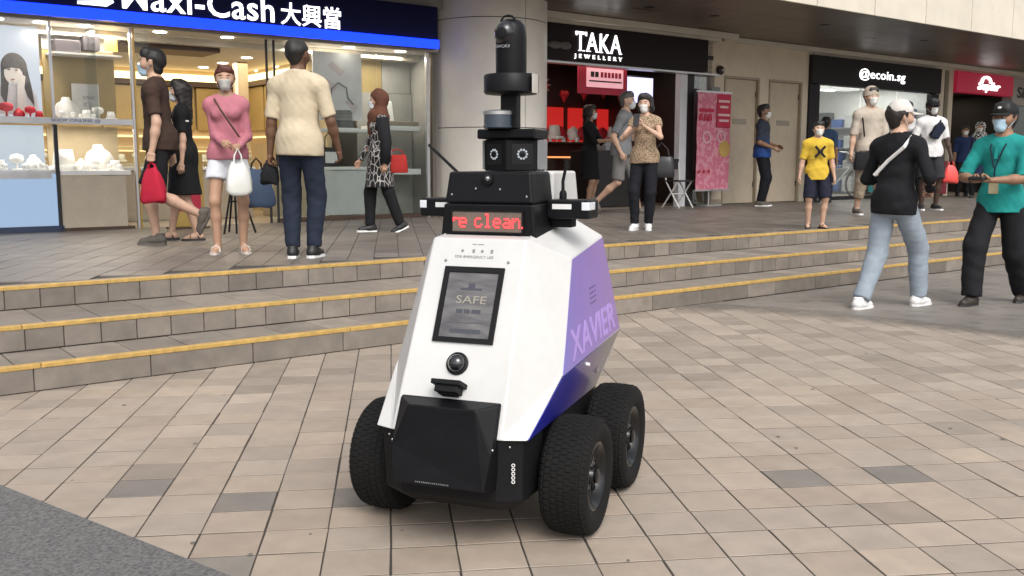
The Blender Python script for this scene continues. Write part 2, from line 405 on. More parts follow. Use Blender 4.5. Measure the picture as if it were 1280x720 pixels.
# ---- canopy: metal soffit panels, cream fascia panels
M_soffit = mat('brown metal soffit', (.19, .15, .12), .38, metal=.25, var=.16, scale=1.5, dirt=.25)
M_dark = mat('near black metal', (.018, .018, .02), .5, var=.2)
M_cream = mat('cream cladding', (.69, .63, .52), .5, var=.07, scale=2, dirt=.12)
M_lamp = glow('lamp lens', (1, .93, .8), 7)
can = site('canopy', 'brown metal canopy ceiling with cream panelled front edge over the shop walkway', 'canopy', 0, 8.87, 3.5)
bx('soffit_backing', M_dark, can, -12, 36, .02, 4.4, .02, .3)
s = -11.9; PL = 1.52
while s < 36:
    for r_, (a, b) in enumerate(((0, 1.0), (1.0, 2.0), (2.0, 3.05))):
        bx('soffit_panel', M_soffit, can, s+.004, s+PL-.004, a+.004, b-.004, 0, .015, bevel=.003)
    s += PL
s = 12.45-1.5*9
while s < 40:
    bx('fascia_panel', M_cream, can, s+.008, s+1.492, -.05, -.005, -.0+.001, 1.6, bevel=.004); s += 1.5
bx('fascia_backing', M_dark, can, -12, 38, -.004, .015, .016, 1.62)
for s_, n_ in ((13.0, 11.4), (16.3, 10.4), (19.3, 10.9), (10.6, 10.6)):       # recessed slots and downlights of the ceiling
    bx('ceiling_slot', M_dark, can, s_-.22, s_+.22, n_-8.87-.012, n_-8.87+.012, -.003, .002)
for s_, n_ in ((10.55, 10.4), (12.0, 10.4), (14.2, 9.9), (17.5, 10.0)):
    f = MB().lathe([(.07, -.006), (.085, -.006), (.085, .002)], 16).build('downlight_ring', M_dark, can, (s_, n_-8.87, 0))
bx('wall_ledge', M_cream, can, 9.0, 13.95, 2.62, 2.7, -.11, -.005, bevel=.01)
bx('wall_ledge', M_cream, can, 13.955, 28, 2.95, 3.02, -.1, -.005, bevel=.01)

# ---- round column clad in curved panels
M_col = mat('column cladding', (.82, .77, .69), .42, var=.06, scale=2.5, dirt=.1)
u0 = math.atan2(612-640, 1200); cx, cy = math.tan(u0)*14.4, 14.4
colm = thing('column', 'round column clad in cream panels between the two jewellery shop fronts', 'column', (cx, cy, FL), 0)
MB().lathe([(.835, 0), (.835, 3.4)], 48).build('core', M_dark, colm, smooth=False)
for z0, z1 in ((.005, 1.258), (1.27, 2.758), (2.77, 3.2)):
    for q in range(4):
        a0 = R(-90+38+90*q)+.006; a1 = R(-90+38+90*(q+1))-.006; m = MB(); N = 14
        for ra, rb_ in ((.85, .837),):
            vs = []
            for i in range(N+1):
                t = a0+(a1-a0)*i/N
                for rr in (.837, .85):
                    for z in (z0, z1): vs.append((rr*math.cos(t), rr*math.sin(t), z))
            fs = []
            for i in range(N):
                b = 4*i; fs += [(b+2, b+3, b+7, b+6), (b+1, b+5, b+7, b+3), (b, b+2, b+6, b+4)]
            fs += [(0, 1, 3, 2), (4*N, 4*N+2, 4*N+3, 4*N+1)]
            m.add(vs, fs)
        m.build('panel', M_col, colm, auto=40)
# ================================================================== PATROL ROBOT  (local x = its left, -y = forward, z up)
M_white = mat('robot white paint', (.60, .595, .58), .4, var=.07, scale=3, coat=.1, bump=.04, bscale=300, dirt=.13)
M_blk = mat('robot black plastic', (.005, .005, .0062), .42, spec=.22, var=.25, scale=12, bump=.08, bscale=260)
M_blkm = mat('robot matt black', (.007, .007, .008), .6, spec=.22, var=.25, scale=20)
M_lilac = mat('lilac side graphic', (.27, .185, .47), .4, var=.07, scale=4, coat=.1)
M_letter = mat('pale lilac lettering', (.42, .29, .68), .42, var=.05)
M_tyre = mat('tyre rubber', (.0075, .0072, .007), .82, spec=.25, var=.35, scale=18, bump=.3, bscale=160)
M_rim = mat('black rim', (.006, .006, .007), .3, metal=.3, var=.2, coat=.3)
M_alu = mat('brushed metal', (.5, .5, .5), .35, metal=.9, var=.15)
M_screw = mat('screw metal', (.35, .35, .36), .35, metal=.9, var=0)
M_label = mat('white label', (.75, .75, .74), .5, var=.06)
M_red = glow('red leds', (1, .03, .035), 2.4)
M_tan = mat('led window', (.16, .12, .095), .5, var=.2, scale=40)
M_txt = mat('small grey print', (.22, .22, .23), .6, var=.1)
def indigo():
    m = bpy.data.materials.new('indigo to grey graphic'); m.use_nodes = True; nt = m.node_tree; p = nt.nodes['Principled BSDF']
    p.inputs['Roughness'].default_value = .3; p.inputs['Coat Weight'].default_value = .2
    tc = nd(nt, 'ShaderNodeTexCoord'); sx = nd(nt, 'ShaderNodeSeparateXYZ'); nt.links.new(tc.outputs['Object'], sx.inputs[0])
    mr = nd(nt, 'ShaderNodeMapRange'); mr.inputs['From Min'].default_value = -.48; mr.inputs['From Max'].default_value = .40; nt.links.new(sx.outputs['Y'], mr.inputs['Value'])
    r = nd(nt, 'ShaderNodeValToRGB'); e = r.color_ramp.elements; e[0].position = .0; e[0].color = (.02, .025, .34, 1); e[1].position = .95; e[1].color = (.20, .19, .20, 1)
    k = e.new(.38); k.color = (.022, .02, .26, 1); k = e.new(.62); k.color = (.10, .07, .20, 1)
    nt.links.new(mr.outputs[0], r.inputs[0]); nt.links.new(r.outputs[0], p.inputs['Base Color']); return m
M_indigo = indigo()
def lilac_fade():
    m = M_lilac; nt = m.node_tree; p = [n for n in nt.nodes if n.type == 'BSDF_PRINCIPLED'][0]
    tc = nd(nt, 'ShaderNodeTexCoord'); sx = nd(nt, 'ShaderNodeSeparateXYZ'); nt.links.new(tc.outputs['Object'], sx.inputs[0])
    mr = nd(nt, 'ShaderNodeMapRange'); mr.inputs['From Min'].default_value = -.32; mr.inputs['From Max'].default_value = .45; nt.links.new(sx.outputs['Y'], mr.inputs['Value'])
    r = nd(nt, 'ShaderNodeValToRGB'); e = r.color_ramp.elements; e[0].color = (.21, .19, .56, 1); e[1].color = (.30, .185, .42, 1); k = e.new(.3); k.color = (.255, .18, .50, 1)
    nt.links.new(mr.outputs[0], r.inputs[0]); nt.links.new(r.outputs[0], p.inputs['Base Color'])
lilac_fade()
rob = thing('patrol_robot', 'white four wheeled patrol robot with lilac side panel and black camera mast', 'robot', (-.016, 3.38, 0), -.3618)
def rb(b, a, h): return Vector((b, -a, h))
VV = dict(A=(.185, .537, .368), B=(.258, .505, .366), T0=(.163, .256, .955), R1=(.168, -.245, .998), E2=(.27, .095, .884), T=(.252, -.325, .93),
          E1=(.296, .29, .521), K=(.287, -.475, .604), KL=(.282, -.498, .552), U=(.236, -.33, .355), V=(.25, -.455, .437),
          R2=(.165, -.46, .93), RB=(.2, -.47, .40))
# make side polygon planar in b
ks = ['E2', 'T', 'K', 'KL', 'E1']; A_ = np.array([[VV[k][1], VV[k][2], 1] for k in ks]); B_ = np.array([VV[k][0] for k in ks]); co = np.linalg.lstsq(A_, B_, rcond=None)[0]
for k in ks: VV[k] = (float(np.dot(co, [VV[k][1], VV[k][2], 1])), VV[k][1], VV[k][2])
names = list(VV); vs = []; ix = {}
for sd_ in (1, -1):
    for k in names:
        b, a, h = VV[k]; ix[(k, sd_)] = len(vs); vs.append(rb(b*sd_, a, h))
fs = []
for sd_ in (1, -1):
    I = lambda *k: tuple(ix[(q, sd_)] for q in k)
    fs += [I('T0', 'E2', 'E1'), I('T0', 'E1', 'A'), I('A', 'E1', 'B'), I('T0', 'R1', 'T', 'E2'), I('E2', 'T', 'K', 'KL', 'E1'), I('E1', 'KL', 'U', 'B'), I('KL', 'V', 'U'),
           I('R1', 'R2', 'T'), I('R2', 'K', 'T'), I('R2', 'KL', 'K'), I('R2', 'RB', 'KL'), I('RB', 'V', 'KL'), I('RB', 'U', 'V')]
P = lambda k, s_: ix[(k, s_)]
fs += [(P('T0', 1), P('T0', -1), P('A', -1), P('A', 1)), (P('T0', 1), P('R1', 1), P('R1', -1), P('T0', -1)), (P('R1', 1), P('R2', 1), P('R2', -1), P('R1', -1)), (P('R2', 1), P('RB', 1), P('RB', -1), P('R2', -1)),
       (P('A', 1), P('B', 1), P('U', 1), P('RB', 1), P('RB', -1), P('U', -1), P('B', -1), P('A', -1))]
sh = MB().add(vs, fs).build('body_shell', M_white, rob, bevel=.006)
def plate(name, ks, m, sd_, lift=.0012, shrink=.972, parent=rob):
    pts = [rb(VV[k][0]*sd_, VV[k][1], VV[k][2]) for k in ks]
    c = sum(pts, Vector())/len(pts); n = (pts[1]-pts[0]).cross(pts[2]-pts[1]).normalized()
    if n.x*sd_ < 0: n = -n
    pp = [c+(p-c)*shrink for p in pts]; k = len(pp)
    m_ = MB(); m_.add([p+n*lift for p in pp]+[p-n*.001 for p in pp], [tuple(range(k)), tuple(range(2*k-1, k-1, -1))]+[(i, i+k, (i+1) % k+k, (i+1) % k) for i in range(k)])
    return m_.build(name, m, parent), n
for sd_ in (1, -1):
    sp, nrm = plate('side_panel', ['E2', 'T', 'K', 'KL', 'E1'], M_lilac, sd_, .0012, .978 if sd_ > 0 else .95)
    plate('lower_side_panel', ['E1', 'KL', 'U', 'B'], M_indigo, sd_, .0012, .985 if sd_ > 0 else .93)
    # lettering along the lower edge of the side panel
    e1 = rb(VV['E1'][0]*sd_, *VV['E1'][1:]); kl = rb(VV['KL'][0]*sd_, *VV['KL'][1:])
    xa = (kl-e1).normalized() if sd_ > 0 else (e1-kl).normalized(); ya = nrm.cross(xa); 
    if ya.z < 0: ya = -ya
    org = (e1 if sd_ > 0 else kl)+xa*.115+ya*.022+nrm*.0016
    t = text('lettering', 'XAVIER', M_letter, rob, (0, 0, 0), (0, 0, 0), width=.60, height=.105, ext=.001, bold=.02)
    t.matrix_local = Matrix(((xa.x, ya.x, nrm.x, org.x), (xa.y, ya.y, nrm.y, org.y), (xa.z, ya.z, nrm.z, org.z), (0, 0, 0, 1)))
    # small vent holes
    v = MB(); c0 = e1.lerp(kl, .5)
    for i in range(5):
        for j in range(4):
            c = c0+ya*(.17+.018*j)+xa*(.0+.018*i); v.add([c+nrm*.0018+xa*.003*a+ya*.003*b for a, b in ((-1, -1), (1, -1), (1, 1), (-1, 1))], [(0, 1, 2, 3)])
    v.build('vent_holes', M_blkm, rob)
    # latch and screws on the lower side panel
    p0 = rb(VV['E1'][0]*sd_, .0, .47); 
    a_, b_, c_ = [rb(VV[k][0]*sd_, *VV[k][1:]) for k in ('E1', 'KL', 'U')]; n2 = (b_-a_).cross(c_-b_).normalized(); n2 = n2 if n2.x*sd_ > 0 else -n2
    for f_, g_ in ((.44, .18), (.50, .24)):
        q_ = a_.lerp(b_, f_); w_ = q_.lerp(rb(VV['B'][0]*sd_, *VV['B'][1:]).lerp(c_, f_), g_)+n2*.003
        MB().ball(w_, .0075, 8, 5).build('screw', M_label, rob)
# front frame: local coords on the front plate
fA, fT = Vector(VV['A']), Vector(VV['T0'])
dv = Vector((0, -(fT.y-fA.y), fT.z-fA.z)).normalized()                 # up along the plate (x, y, z) in local
xv = Vector((1, 0, 0)); nv = xv.cross(dv)
if nv.y > 0: nv = -nv
def fp(h):                                                              # centre-line point of the plate at height h
    t = (h-fA.z)/(fT.z-fA.z); return Vector((0, -(fA.y+(fT.y-fA.y)*t), h))
def fmat(b, h, up=0.):
    o = fp(h)+xv*b+nv*up; return Matrix(((xv.x, dv.x, nv.x, o.x), (xv.y, dv.y, nv.y, o.y), (xv.z, dv.z, nv.z, o.z), (0, 0, 0, 1)))
def onplate(name, mb, m, b, h, up=0., bevel=0., **k):
    o = mb.build(name, m, rob, bevel=bevel, **k); o.matrix_local = fmat(b, h, up); return o
HW, HH = .104, .127                                                     # touch screen
sf = MB()
for x0, x1, y0, y1 in ((-HW, HW, HH-.019, HH), (-HW, HW, -HH, -HH+.016), (-HW, -HW+.017, -HH+.0162, HH-.0192), (HW-.017, HW, -HH+.0162, HH-.0192)): sf.box(x0, x1, y0, y1, -.004, .008)
scr = onplate('screen_frame', sf, M_blkm, .004, .749)
def screen_mat():
    m = bpy.data.materials.new('lit screen'); m.use_nodes = True; nt = m.node_tree; p = nt.nodes['Principled BSDF']
    p.inputs['Roughness'].default_value = .12; p.inputs['Base Color'].default_value = (.03, .03, .035, 1)
    tc = nd(nt, 'ShaderNodeTexCoord'); mp = nd(nt, 'ShaderNodeMapping'); mp.inputs['Scale'].default_value = (6, 22, 1); nt.links.new(tc.outputs['Object'], mp.inputs['Vector'])
    n = nd(nt, 'ShaderNodeTexNoise'); n.inputs['Scale'].default_value = 1.3; n.inputs['Detail'].default_value = 3; nt.links.new(mp.outputs[0], n.inputs['Vector'])
    r = nd(nt, 'ShaderNodeValToRGB'); e = r.color_ramp.elements; e[0].position = .35; e[0].color = (.095, .088, .085, 1); e[1].position = .68; e[1].color = (.25, .235, .22, 1)
    nt.links.new(n.outputs['Fac'], r.inputs[0]); nt.links.new(r.outputs[0], p.inputs['Emission Color']); p.inputs['Emission Strength'].default_value = .5; return m
M_screen = screen_mat()
MB().box(-HW+.0175, HW-.0175, -HH+.0167, HH-.0197, 0, .003).build('screen', M_screen, scr)
M_st = glow('screen print', (.42, .37, .30), .55); M_sd = glow('dark screen print', (.035, .035, .05), .8)
for bdy, w, y, m, hgt in (('SAFE', .105, .004, M_st, .026),):
    text('screen_text', bdy, m, scr, (-w/2+.006, y, .0036), (0, 0, 0), width=w, height=hgt, ext=.0002)
for q_ in ((-.038, .038, .048, .056), (-.012, .012, .0562, .072), (-.07, .07, -.062, -.0595), (-.05, .055, -.096, -.082), (-.04, -.018, -.03, -.016), (-.013, .008, -.03, -.016), (.013, .045, -.03, -.016)): MB().box(*q_, .0032, .0036).build('screen_graphic', M_sd, scr)
btn = onplate('camera_dome', MB().lathe([(.037, 0), (.037, .006), (.03, .008), (.03, .01)], 24), M_blk, .0, .573, auto=40)
MB().ball((0, 0, .008), (.029, .029, .026), 20, 12).build('lens', mat('dark lens', (.01, .01, .012), .12, var=0, coat=1), btn, smooth=True)
# print above the screen
for k, x in enumerate((-.052, -.012, .018, .052)):
    onplate('icon', MB().box(-.004, .004, -.006, .006, 0, .001) if k % 2 else MB().lathe([(.005, 0), (.005, .001)], 8), M_txt, x, .915, .0005)
t = text('notice_text', 'FOR EMERGENCY USE', M_txt, rob, (0, 0, 0), (0, 0, 0), width=.135, height=.0085, ext=.0004); t.matrix_local = fmat(-.075, .893, .0008)
t = text('notice_text', '--- ----', M_txt, rob, (0, 0, 0), (0, 0, 0), width=.04, height=.003, ext=.0004); t.matrix_local = fmat(-.02, .935, .0008)
for x in (-.105, .115): onplate('screw', MB().lathe([(.0045, 0), (.0045, .003), (.002, .004)], 10), M_txt, x, .883)
# lidar shelf above the bumper
lb = MB().box(-.038, .038, -.012, .012, 0, .055).box(-.05, .05, .010, .026, 0, .064).box(-.028, .028, -.018, -.0121, 0, .045)
onplate('proximity_scanner', lb, M_blkm, -.004, .492, -.004, bevel=.004)
# black bumper box with chamfered corners
bp = [(-.168, .492, .474), (.168, .492, .474), (-.168, .505, .468), (.168, .505, .468), (-.112, .562, .462), (.112, .562, .462),
      (-.172, .548, .345), (.172, .548, .345), (-.168, .575, .335), (.168, .575, .335), (-.152, .60, .222), (.152, .60, .222), (-.165, .50, .20), (.165, .50, .20), (-.17, .45, .40), (.17, .45, .40)]
v_ = [rb(*p) for p in bp]
bmp = MB().add(v_, [(0, 1, 3, 5, 4, 2), (4, 5, 9, 11, 10, 8), (3, 7, 9, 5), (2, 4, 8, 6), (9, 7, 13, 11), (8, 10, 12, 6), (10, 11, 13, 12), (1, 15, 7, 3), (0, 2, 6, 14), (7, 15, 13), (6, 12, 14), (0, 14, 15, 1), (14, 12, 13, 15)])
bmp.build('bumper', M_blk, rob, bevel=.004)
for b in (-.168, .168): MB().ball(rb(b, .565, .345), .0045, 8, 5).build('screw', M_screw, rob)
text('maker_plate', 'IIIIIIIIIIIIIIIIII', M_txt, rob, rb(-.07, .606, .232), (R(84), 0, 0), width=.11, height=.004, ext=.0005)
# chassis under the shell
cp = [(-.24, .495), (-.165, .53), (.165, .53), (.24, .495), (.25, .35), (.236, .3), (.236, -.3), (.20, -.46), (-.20, -.46), (-.236, -.3), (-.236, .3), (-.25, .35)]
k = len(cp); v_ = [rb(b, a, .363) for b, a in cp]+[rb(b*.98, a-.01, .165) for b, a in cp]+[rb(b*.8, a*.9, .125) for b, a in cp]
MB().add(v_, [tuple(range(k)), tuple(range(3*k-1, 2*k-1, -1))]+[(i, (i+1) % k, (i+1) % k+k, i+k) for i in range(k)]+[(i+k, (i+1) % k+k, (i+1) % k+2*k, i+2*k) for i in range(k)]).build('chassis', M_blkm, rob, bevel=.006)
for i in range(5):                                                       # small white marks on the front corner
    MB().lathe([(.0035, 0), (.006, 0), (.006, .001), (.0035, .001)], 10, caps=False).build('mark', M_label, rob, rb(.213, .507, .235+i*.013), (R(92), 0, R(25)))
for b in (-.205, .205): MB().ball(rb(b, .515, .345), .004, 8, 5).build('screw', M_screw, rob)
# wheels
RW, WW = .1934, .158
def make_wheel(b, a, sd_):
    pr = [(.108, -.062), (.125, -.072), (.15, -.079), (.172, -.074), (.185, -.062), (RW-.004, -.04), (RW-.003, 0), (RW-.004, .04), (.185, .062), (.172, .074), (.15, .079), (.125, .072), (.108, .062)]
    MX = Matrix.Rotation(R(90), 4, 'Y')
    w = MB().lathe(pr, 56, MX, caps=False).build('wheel', M_tyre, rob, rb(b, a, RW), auto=50)
    tr = MB()
    for row in range(7):
        xo = -.066+row*.022; NB = 58; rr = RW-.003-(.010 if abs(row-3) == 3 else .002 if abs(row-3) == 2 else 0)
        for q_ in range(NB):
            M_ = Matrix.Rotation(2*math.pi*(q_+.5*(row % 2))/NB, 4, 'X') @ Matrix.Translation((xo, 0, rr)) @ Matrix.Rotation(R((row-3)*(9 if abs(row-3) == 3 else 0)*1.6), 4, 'Y')
            tr.frustum(-.0092, .0092, -.0078, .0078, -.006, .0024, .0014, M_)
    tr.build('tread', M_tyre, w)
    o_ = .5*WW*sd_
    rp = [(.02, .064), (.026, .058), (.03, .030), (.060, .026), (.084, .034), (.094, .060), (.104, .068), (.112, .066), (.112, .03), (.1, .0)]
    MB().lathe(rp, 40, Matrix.Scale(1, 4) @ Matrix.Rotation(R(90*sd_), 4, 'Y')).build('rim', M_rim, w, auto=45)
    sp_ = MB()
    for q_ in range(8):
        M_ = Matrix.Rotation(2*math.pi*q_/8, 4, 'X')
        sp_.box(*(sorted((.029*sd_, .045*sd_))), -.008, .008, .028, .088, M_)
    sp_.build('spokes', M_rim, w, bevel=.002)
    MB().lathe([(.024, .03), (.024, .068), (.016, .073)], 18, Matrix.Rotation(R(90*sd_), 4, 'Y')).build('hub_cap', M_rim, w, auto=40)
    for q_ in range(4):
        t_ = 2*math.pi*(q_+.5)/4; MB().lathe([(.005, .03), (.005, .048)], 6, Matrix.Translation((0, .045*math.cos(t_), .045*math.sin(t_))) @ Matrix.Rotation(R(90*sd_), 4, 'Y')).build('wheel_nut', M_alu, w)
    return w
for b, a, sd_ in ((.3375, .244, 1), (.3375, -.244, 1), (-.3375, .244, -1), (-.3375, -.244, -1)): make_wheel(b, a, sd_)
for a in (.244, -.244): MB().tube([rb(-.3, a, RW), rb(.3, a, RW)], .022, 12).build('axle', M_blkm, rob)
# tow bracket between the wheels
MB().box(-.006, .006, -.015, .015, -.01, .01).build('bracket', M_alu, rob, rb(.262, -.245, .437))
# console with the led sign
def tap(b0, b1, a0, a1, h0, h1, bt0, bt1, at0, at1):
    v = [rb(b0, a1, h0), rb(b1, a1, h0), rb(b1, a0, h0), rb(b0, a0, h0), rb(bt0, at1, h1), rb(bt1, at1, h1), rb(bt1, at0, h1), rb(bt0, at0, h1)]
    return MB().add(v, [(0, 1, 2, 3), (4, 7, 6, 5), (0, 4, 5, 1), (1, 5, 6, 2), (2, 6, 7, 3), (3, 7, 4, 0)])
tap(-.172, .172, -.02, .188, .945, 1.065, -.160, .160, -.02, .184).build('sign_console', M_blk, rob, bevel=.006)
tap(-.159, .159, -.03, .182, 1.066, 1.172, -.147, .147, -.03, .168).build('sensor_console', M_blk, rob, bevel=.008)
led = MB().box(-.124, .124, -.004, .004, -.033, .033).build('led_sign', M_tan, rob, rb(.0, .1895, 1.006), (R(-2), 0, 0))
bz = MB()
for x0, x1, z0, z1 in ((-.13, .13, .0332, .038), (-.13, .13, -.038, -.0332), (-.13, -.1242, -.033, .033), (.1242, .13, -.033, .033)): bz.box(x0, x1, -.006, .003, z0, z1)
bz.build('bezel', M_blkm, led)
FONT5 = {'e': ['     ', '     ', ' ### ', '#   #', '#####', '#    ', ' ### '], 'c': ['     ', '     ', ' ### ', '#    ', '#    ', '#   #', ' ### '], 'l': [' ##  ', '  #  ', '  #  ', '  #  ', '  #  ', '  #  ', ' ### '],
         'a': ['     ', '     ', ' ### ', '    #', ' ####', '#   #', ' ####'], 'n': ['     ', '     ', '# ## ', '##  #', '#   #', '#   #', '#   #'], 'r': ['     ', '     ', '####', '#   ', '    ', '    ', '    '], '.': ['  ', '  ', '  ', '  ', '  ', '  ', '# ']}
lm = MB(); x = 0; px_ = .0056
for ch in ['r', 'e', ' ', 'c', 'l', 'e', 'a', 'n', '.']:
    if ch == ' ': x += 4; continue
    g_ = FONT5[ch]; w_ = len(g_[0])
    for r_, row in enumerate(g_):
        for c_, k_ in enumerate(row):
            if k_ == '#':
                lm.box(-.122+(x+c_)*px_*1.0, -.122+(x+c_)*px_+px_*.86, -.0062, -.0042, .021-r_*.0068, .021-r_*.0068+.0058)
    x += w_+1 if ch != 'r' else 4
lm.build('led_letters', M_red, led)
for b, h in ((-.133, 1.095), (-.045, 1.115), (.042, 1.113), (.136, 1.09), (-.155, .96), (.155, .96)):
    MB().ball(rb(b, .178 if h > 1.06 else .187, h), .0042, 8, 5).build('screw', M_screw, rob)
sc_ = MB().lathe([(.02, 0), (.02, .01), (.015, .014)], 16, Matrix.Rotation(R(90), 4, 'X')).build('front_camera', M_blkm, rob, rb(-.005, .172, 1.145), auto=40)
MB().ball((.006, -.014, .004), .009, 10, 7).build('lens', M_screw, sc_, smooth=True)
# eye box
v_ = [rb(*p) for p in ((-.098, -.03, 1.173), (-.098, -.12, 1.173), (.098, -.12, 1.173), (.098, -.03, 1.173), (.0, .012, 1.173), (-.098, -.03, 1.283), (-.098, -.12, 1.283), (.098, -.12, 1.283), (.098, -.03, 1.283), (.0, .012, 1.283))]
hd = MB().add(v_, [(0, 1, 2, 3, 4), (5, 9, 8, 7, 6), (0, 4, 9, 5), (4, 3, 8, 9), (3, 2, 7, 8), (2, 1, 6, 7), (1, 0, 5, 6)]).build('camera_box', M_blk, rob, bevel=.004)
MB().box(-.108, .108, -.018, .125, 1.284, 1.318).build('camera_box_lid', M_blk, rob, bevel=.006)
for sd_ in (-1, 1):
    MB().box(-.004, .004, -.0, .09, 1.178, 1.28).build('side_flange', mat('grey flange', (.22, .22, .23), .5), rob, (sd_*.103, .03, 0), bevel=.002)
    an = math.atan2(.042, .098)*sd_; c = Vector((sd_*.052, -(-.03+.042*.47), 1.231)); n_ = Vector((math.sin(an), -math.cos(an), 0)); c = c+n_*.003
    er = MB()
    for q_ in range(10):
        t_ = 2*math.pi*q_/10; er.ball((.0155*math.cos(t_), 0, .0155*math.sin(t_)), (.0042, .002, .0042), 8, 5)
    eo = er.build('camera_ring', glow('ring leds', (.62, .66, .7), .42), rob, c, (0, 0, an))
    MB().lathe([(.011, 0), (.011, .004), (.006, .006)], 16, Matrix.Rotation(R(90), 4, 'X')).build('lens', M_blkm, eo, auto=40)
    MB().box(-.036, .036, -.001, .002, -.036, .036).build('lens_window', mat('smoked window', (.008, .008, .01), .1, var=0), rob, c-n_*.0025, (0, 0, an))
# lidar drum, mast, collar and the camera dome on top
ld = MB().lathe([(.046, 0), (.05, .004), (.05, .012), (.0485, .013), (.0485, .046), (.05, .047), (.05, .058), (.044, .061)], 32).build('lidar', mat('lidar band', (.04, .055, .075), .15, var=.1, coat=.6), rob, rb(-.024, .03, 1.318), auto=40)
MB().lathe([(.0508, .047), (.0508, .059), (.045, .0625)], 32).build('cap', M_alu, ld, auto=40)
mst = MB().box(-.03, .03, -.022, .022, 1.318, 1.445).build('mast', M_blk, rob, rb(.012, 0, 0), bevel=.004)
MB().lathe([(.04, 1.432), (.088, 1.436), (.095, 1.442), (.095, 1.496), (.090, 1.502), (.05, 1.504)], 40).build('collar', M_blk, rob, rb(.014, .0, 0), auto=40)
MB().box(-.004, .004, -.02, .02, 1.436, 1.499).build('collar_tab', mat('pale tab', (.5, .47, .42), .5), rob, rb(.112, .03, 0))
MB().lathe([(.053, 1.504), (.0535, 1.53), (.0535, 1.62), (.052, 1.645), (.046, 1.668), (.034, 1.682), (.018, 1.688), (.004, 1.69)], 36).build('camera_housing', M_blk, rob, rb(.014, .0, 0), auto=50)
dm = MB().ball((0, 0, 0), (.040, .040, .042), 24, 14).build('dome_camera', mat('dome', (.012, .012, .014), .25, var=.1, coat=.4), rob, rb(.006, .030, 1.638), smooth=True)
MB().lathe([(.018, 0), (.02, .004), (.014, .006)], 20, Matrix.Rotation(R(90), 4, 'X')).build('lens', M_blkm, dm, (0, -.037, -.004), auto=40)
MB().tube([(-.026, 0, .034), (-.024, 0, .046), (-.014, 0, .056), (0, 0, .059), (.014, 0, .056), (.024, 0, .046), (.026, 0, .034)], .0035, 6).build('handle', M_blk, rob, rb(.014, .03, 1.638))
text('camera_mark', 'IIVOKII', mat('worn print', (.38, .38, .4), .5), rob, rb(-.017, .0555, 1.588), UP, width=.046, height=.010, ext=.0006)
# side lamp bars
for sd_ in (-1, 1):
    lb = MB().box(-.075, .075, -.055, .06, -.033, .031).build('side_lamp', M_blk, rob, rb(sd_*.238, -.0, 1.046), bevel=.006)
    MB().box(-.034, .034, -.0565, -.0555, .0, .017).build('label', M_label, lb, (-.02*sd_, 0, .0))
    MB().box(-.0135, .0135, -.057, .02, -.004, .024).build('end_lamp', mat('frosted lens', (.72, .74, .78), .3, var=.05), lb, (sd_*.0625, 0, 0), bevel=.003)
    MB().box(-.05, .05, -.03, .03, -.02, .02).build('bracket', M_blkm, lb, (-sd_*.05, .02, -.045), bevel=.003)
tap(-.158, .158, -.36, -.035, .985, 1.172, -.158, .158, -.30, -.035).build('rear_housing', M_white, rob, bevel=.008)
ab = MB().lathe([(.013, 0), (.013, .02), (.008, .03)], 14).build('antenna_base', M_blkm, rob, rb(.195, -.03, 1.077), auto=40)
MB().tube([(0, 0, .02), (-.001, 0, .06), (.012, .0, .122)], [.0062, .006, .005], 8).build('antenna', M_blkm, ab)
MB().tube([rb(-.165, -.10, 1.10), rb(-.21, -.1, 1.145), rb(-.355, -.11, 1.268)], [.006, .006, .0055], 8).build('antenna', M_blkm, rob)
# ================================================================== SHOP FRONTS
M_navy = mat('navy sign board', (.004, .006, .05), .45, var=.1, spec=.15)
M_blue = glow('blue light strip', (.002, .030, 1), 1.7)
M_letw = glow('white lit letters', (1, 1, 1), 1.5)
M_grey = mat('grey painted wall', (.34, .325, .30), .6, var=.1, dirt=.15)
M_wall = mat('cream painted wall', (.72, .62, .475), .65, var=.08, scale=2, dirt=.15)
M_door = mat('beige painted door', (.58, .48, .355), .5, var=.08, dirt=.12)
M_frame = mat('bronze door frame', (.40, .33, .24), .5, var=.1)
M_steel = mat('satin steel', (.62, .62, .63), .35, metal=.8, var=.1)
M_white2 = mat('white laminate', (.74, .73, .71), .4, var=.05)
M_bust = mat('white display velvet', (.80, .78, .74), .7, var=.08)
M_gold = mat('gold wall panel', (.40, .29, .12), .35, metal=.15, var=.2, scale=1.5)
M_brown = mat('dark brown trim', (.07, .04, .025), .45, var=.2)
M_beige = mat('beige display board', (.46, .40, .31), .5, var=.1)
M_tanwall = mat('tan interior wall', (.42, .33, .20), .6, var=.12)
M_iceil = mat('shop ceiling', (.56, .50, .40), .6, var=.08)
M_ifloor = mat('shop floor', (.35, .30, .24), .3, var=.15)
M_lbox = glow('pale blue light box', (.50, .70, 1), .36)
M_lboxw = glow('white light box', (.80, .90, 1), .34)
M_redv = mat('red velvet', (.45, .015, .03), .7, var=.25)
M_redsign = mat('red sign board', (.44, .02, .05), .45, var=.1)
M_blackw = mat('black interior wall', (.02, .017, .017), .5, var=.2)
M_mar = mat('maroon interior', (.05, .014, .013), .5, var=.3)
M_sign2 = mat('dark brown sign board', (.018, .011, .012), .5, spec=.2, var=.2)
M_charc = mat('charcoal sign board', (.028, .024, .027), .55, spec=.2, var=.15)
M_glass = glass(refl=.55)
M_glass2 = glass('display glass', (.97, .98, .98), .45)
ORG = {}
def shop(name, label, cat, s, n, z=FL, group=None):
    o = site(name, label, cat, s, n, z, group); ORG[o.name] = (s, n, z); return o
def sb(name, m, par, s0, s1, n0, n1, z0, z1, bevel=0.):          # box given in site coordinates
    s, n, z = ORG[par.name]; return bx(name, m, par, s0-s, s1-s, n0-n, n1-n, z0-z, z1-z, bevel)
def sl_(par, s, n, z):
    a, b, c = ORG[par.name]; return (s-a, n-b, z-c)
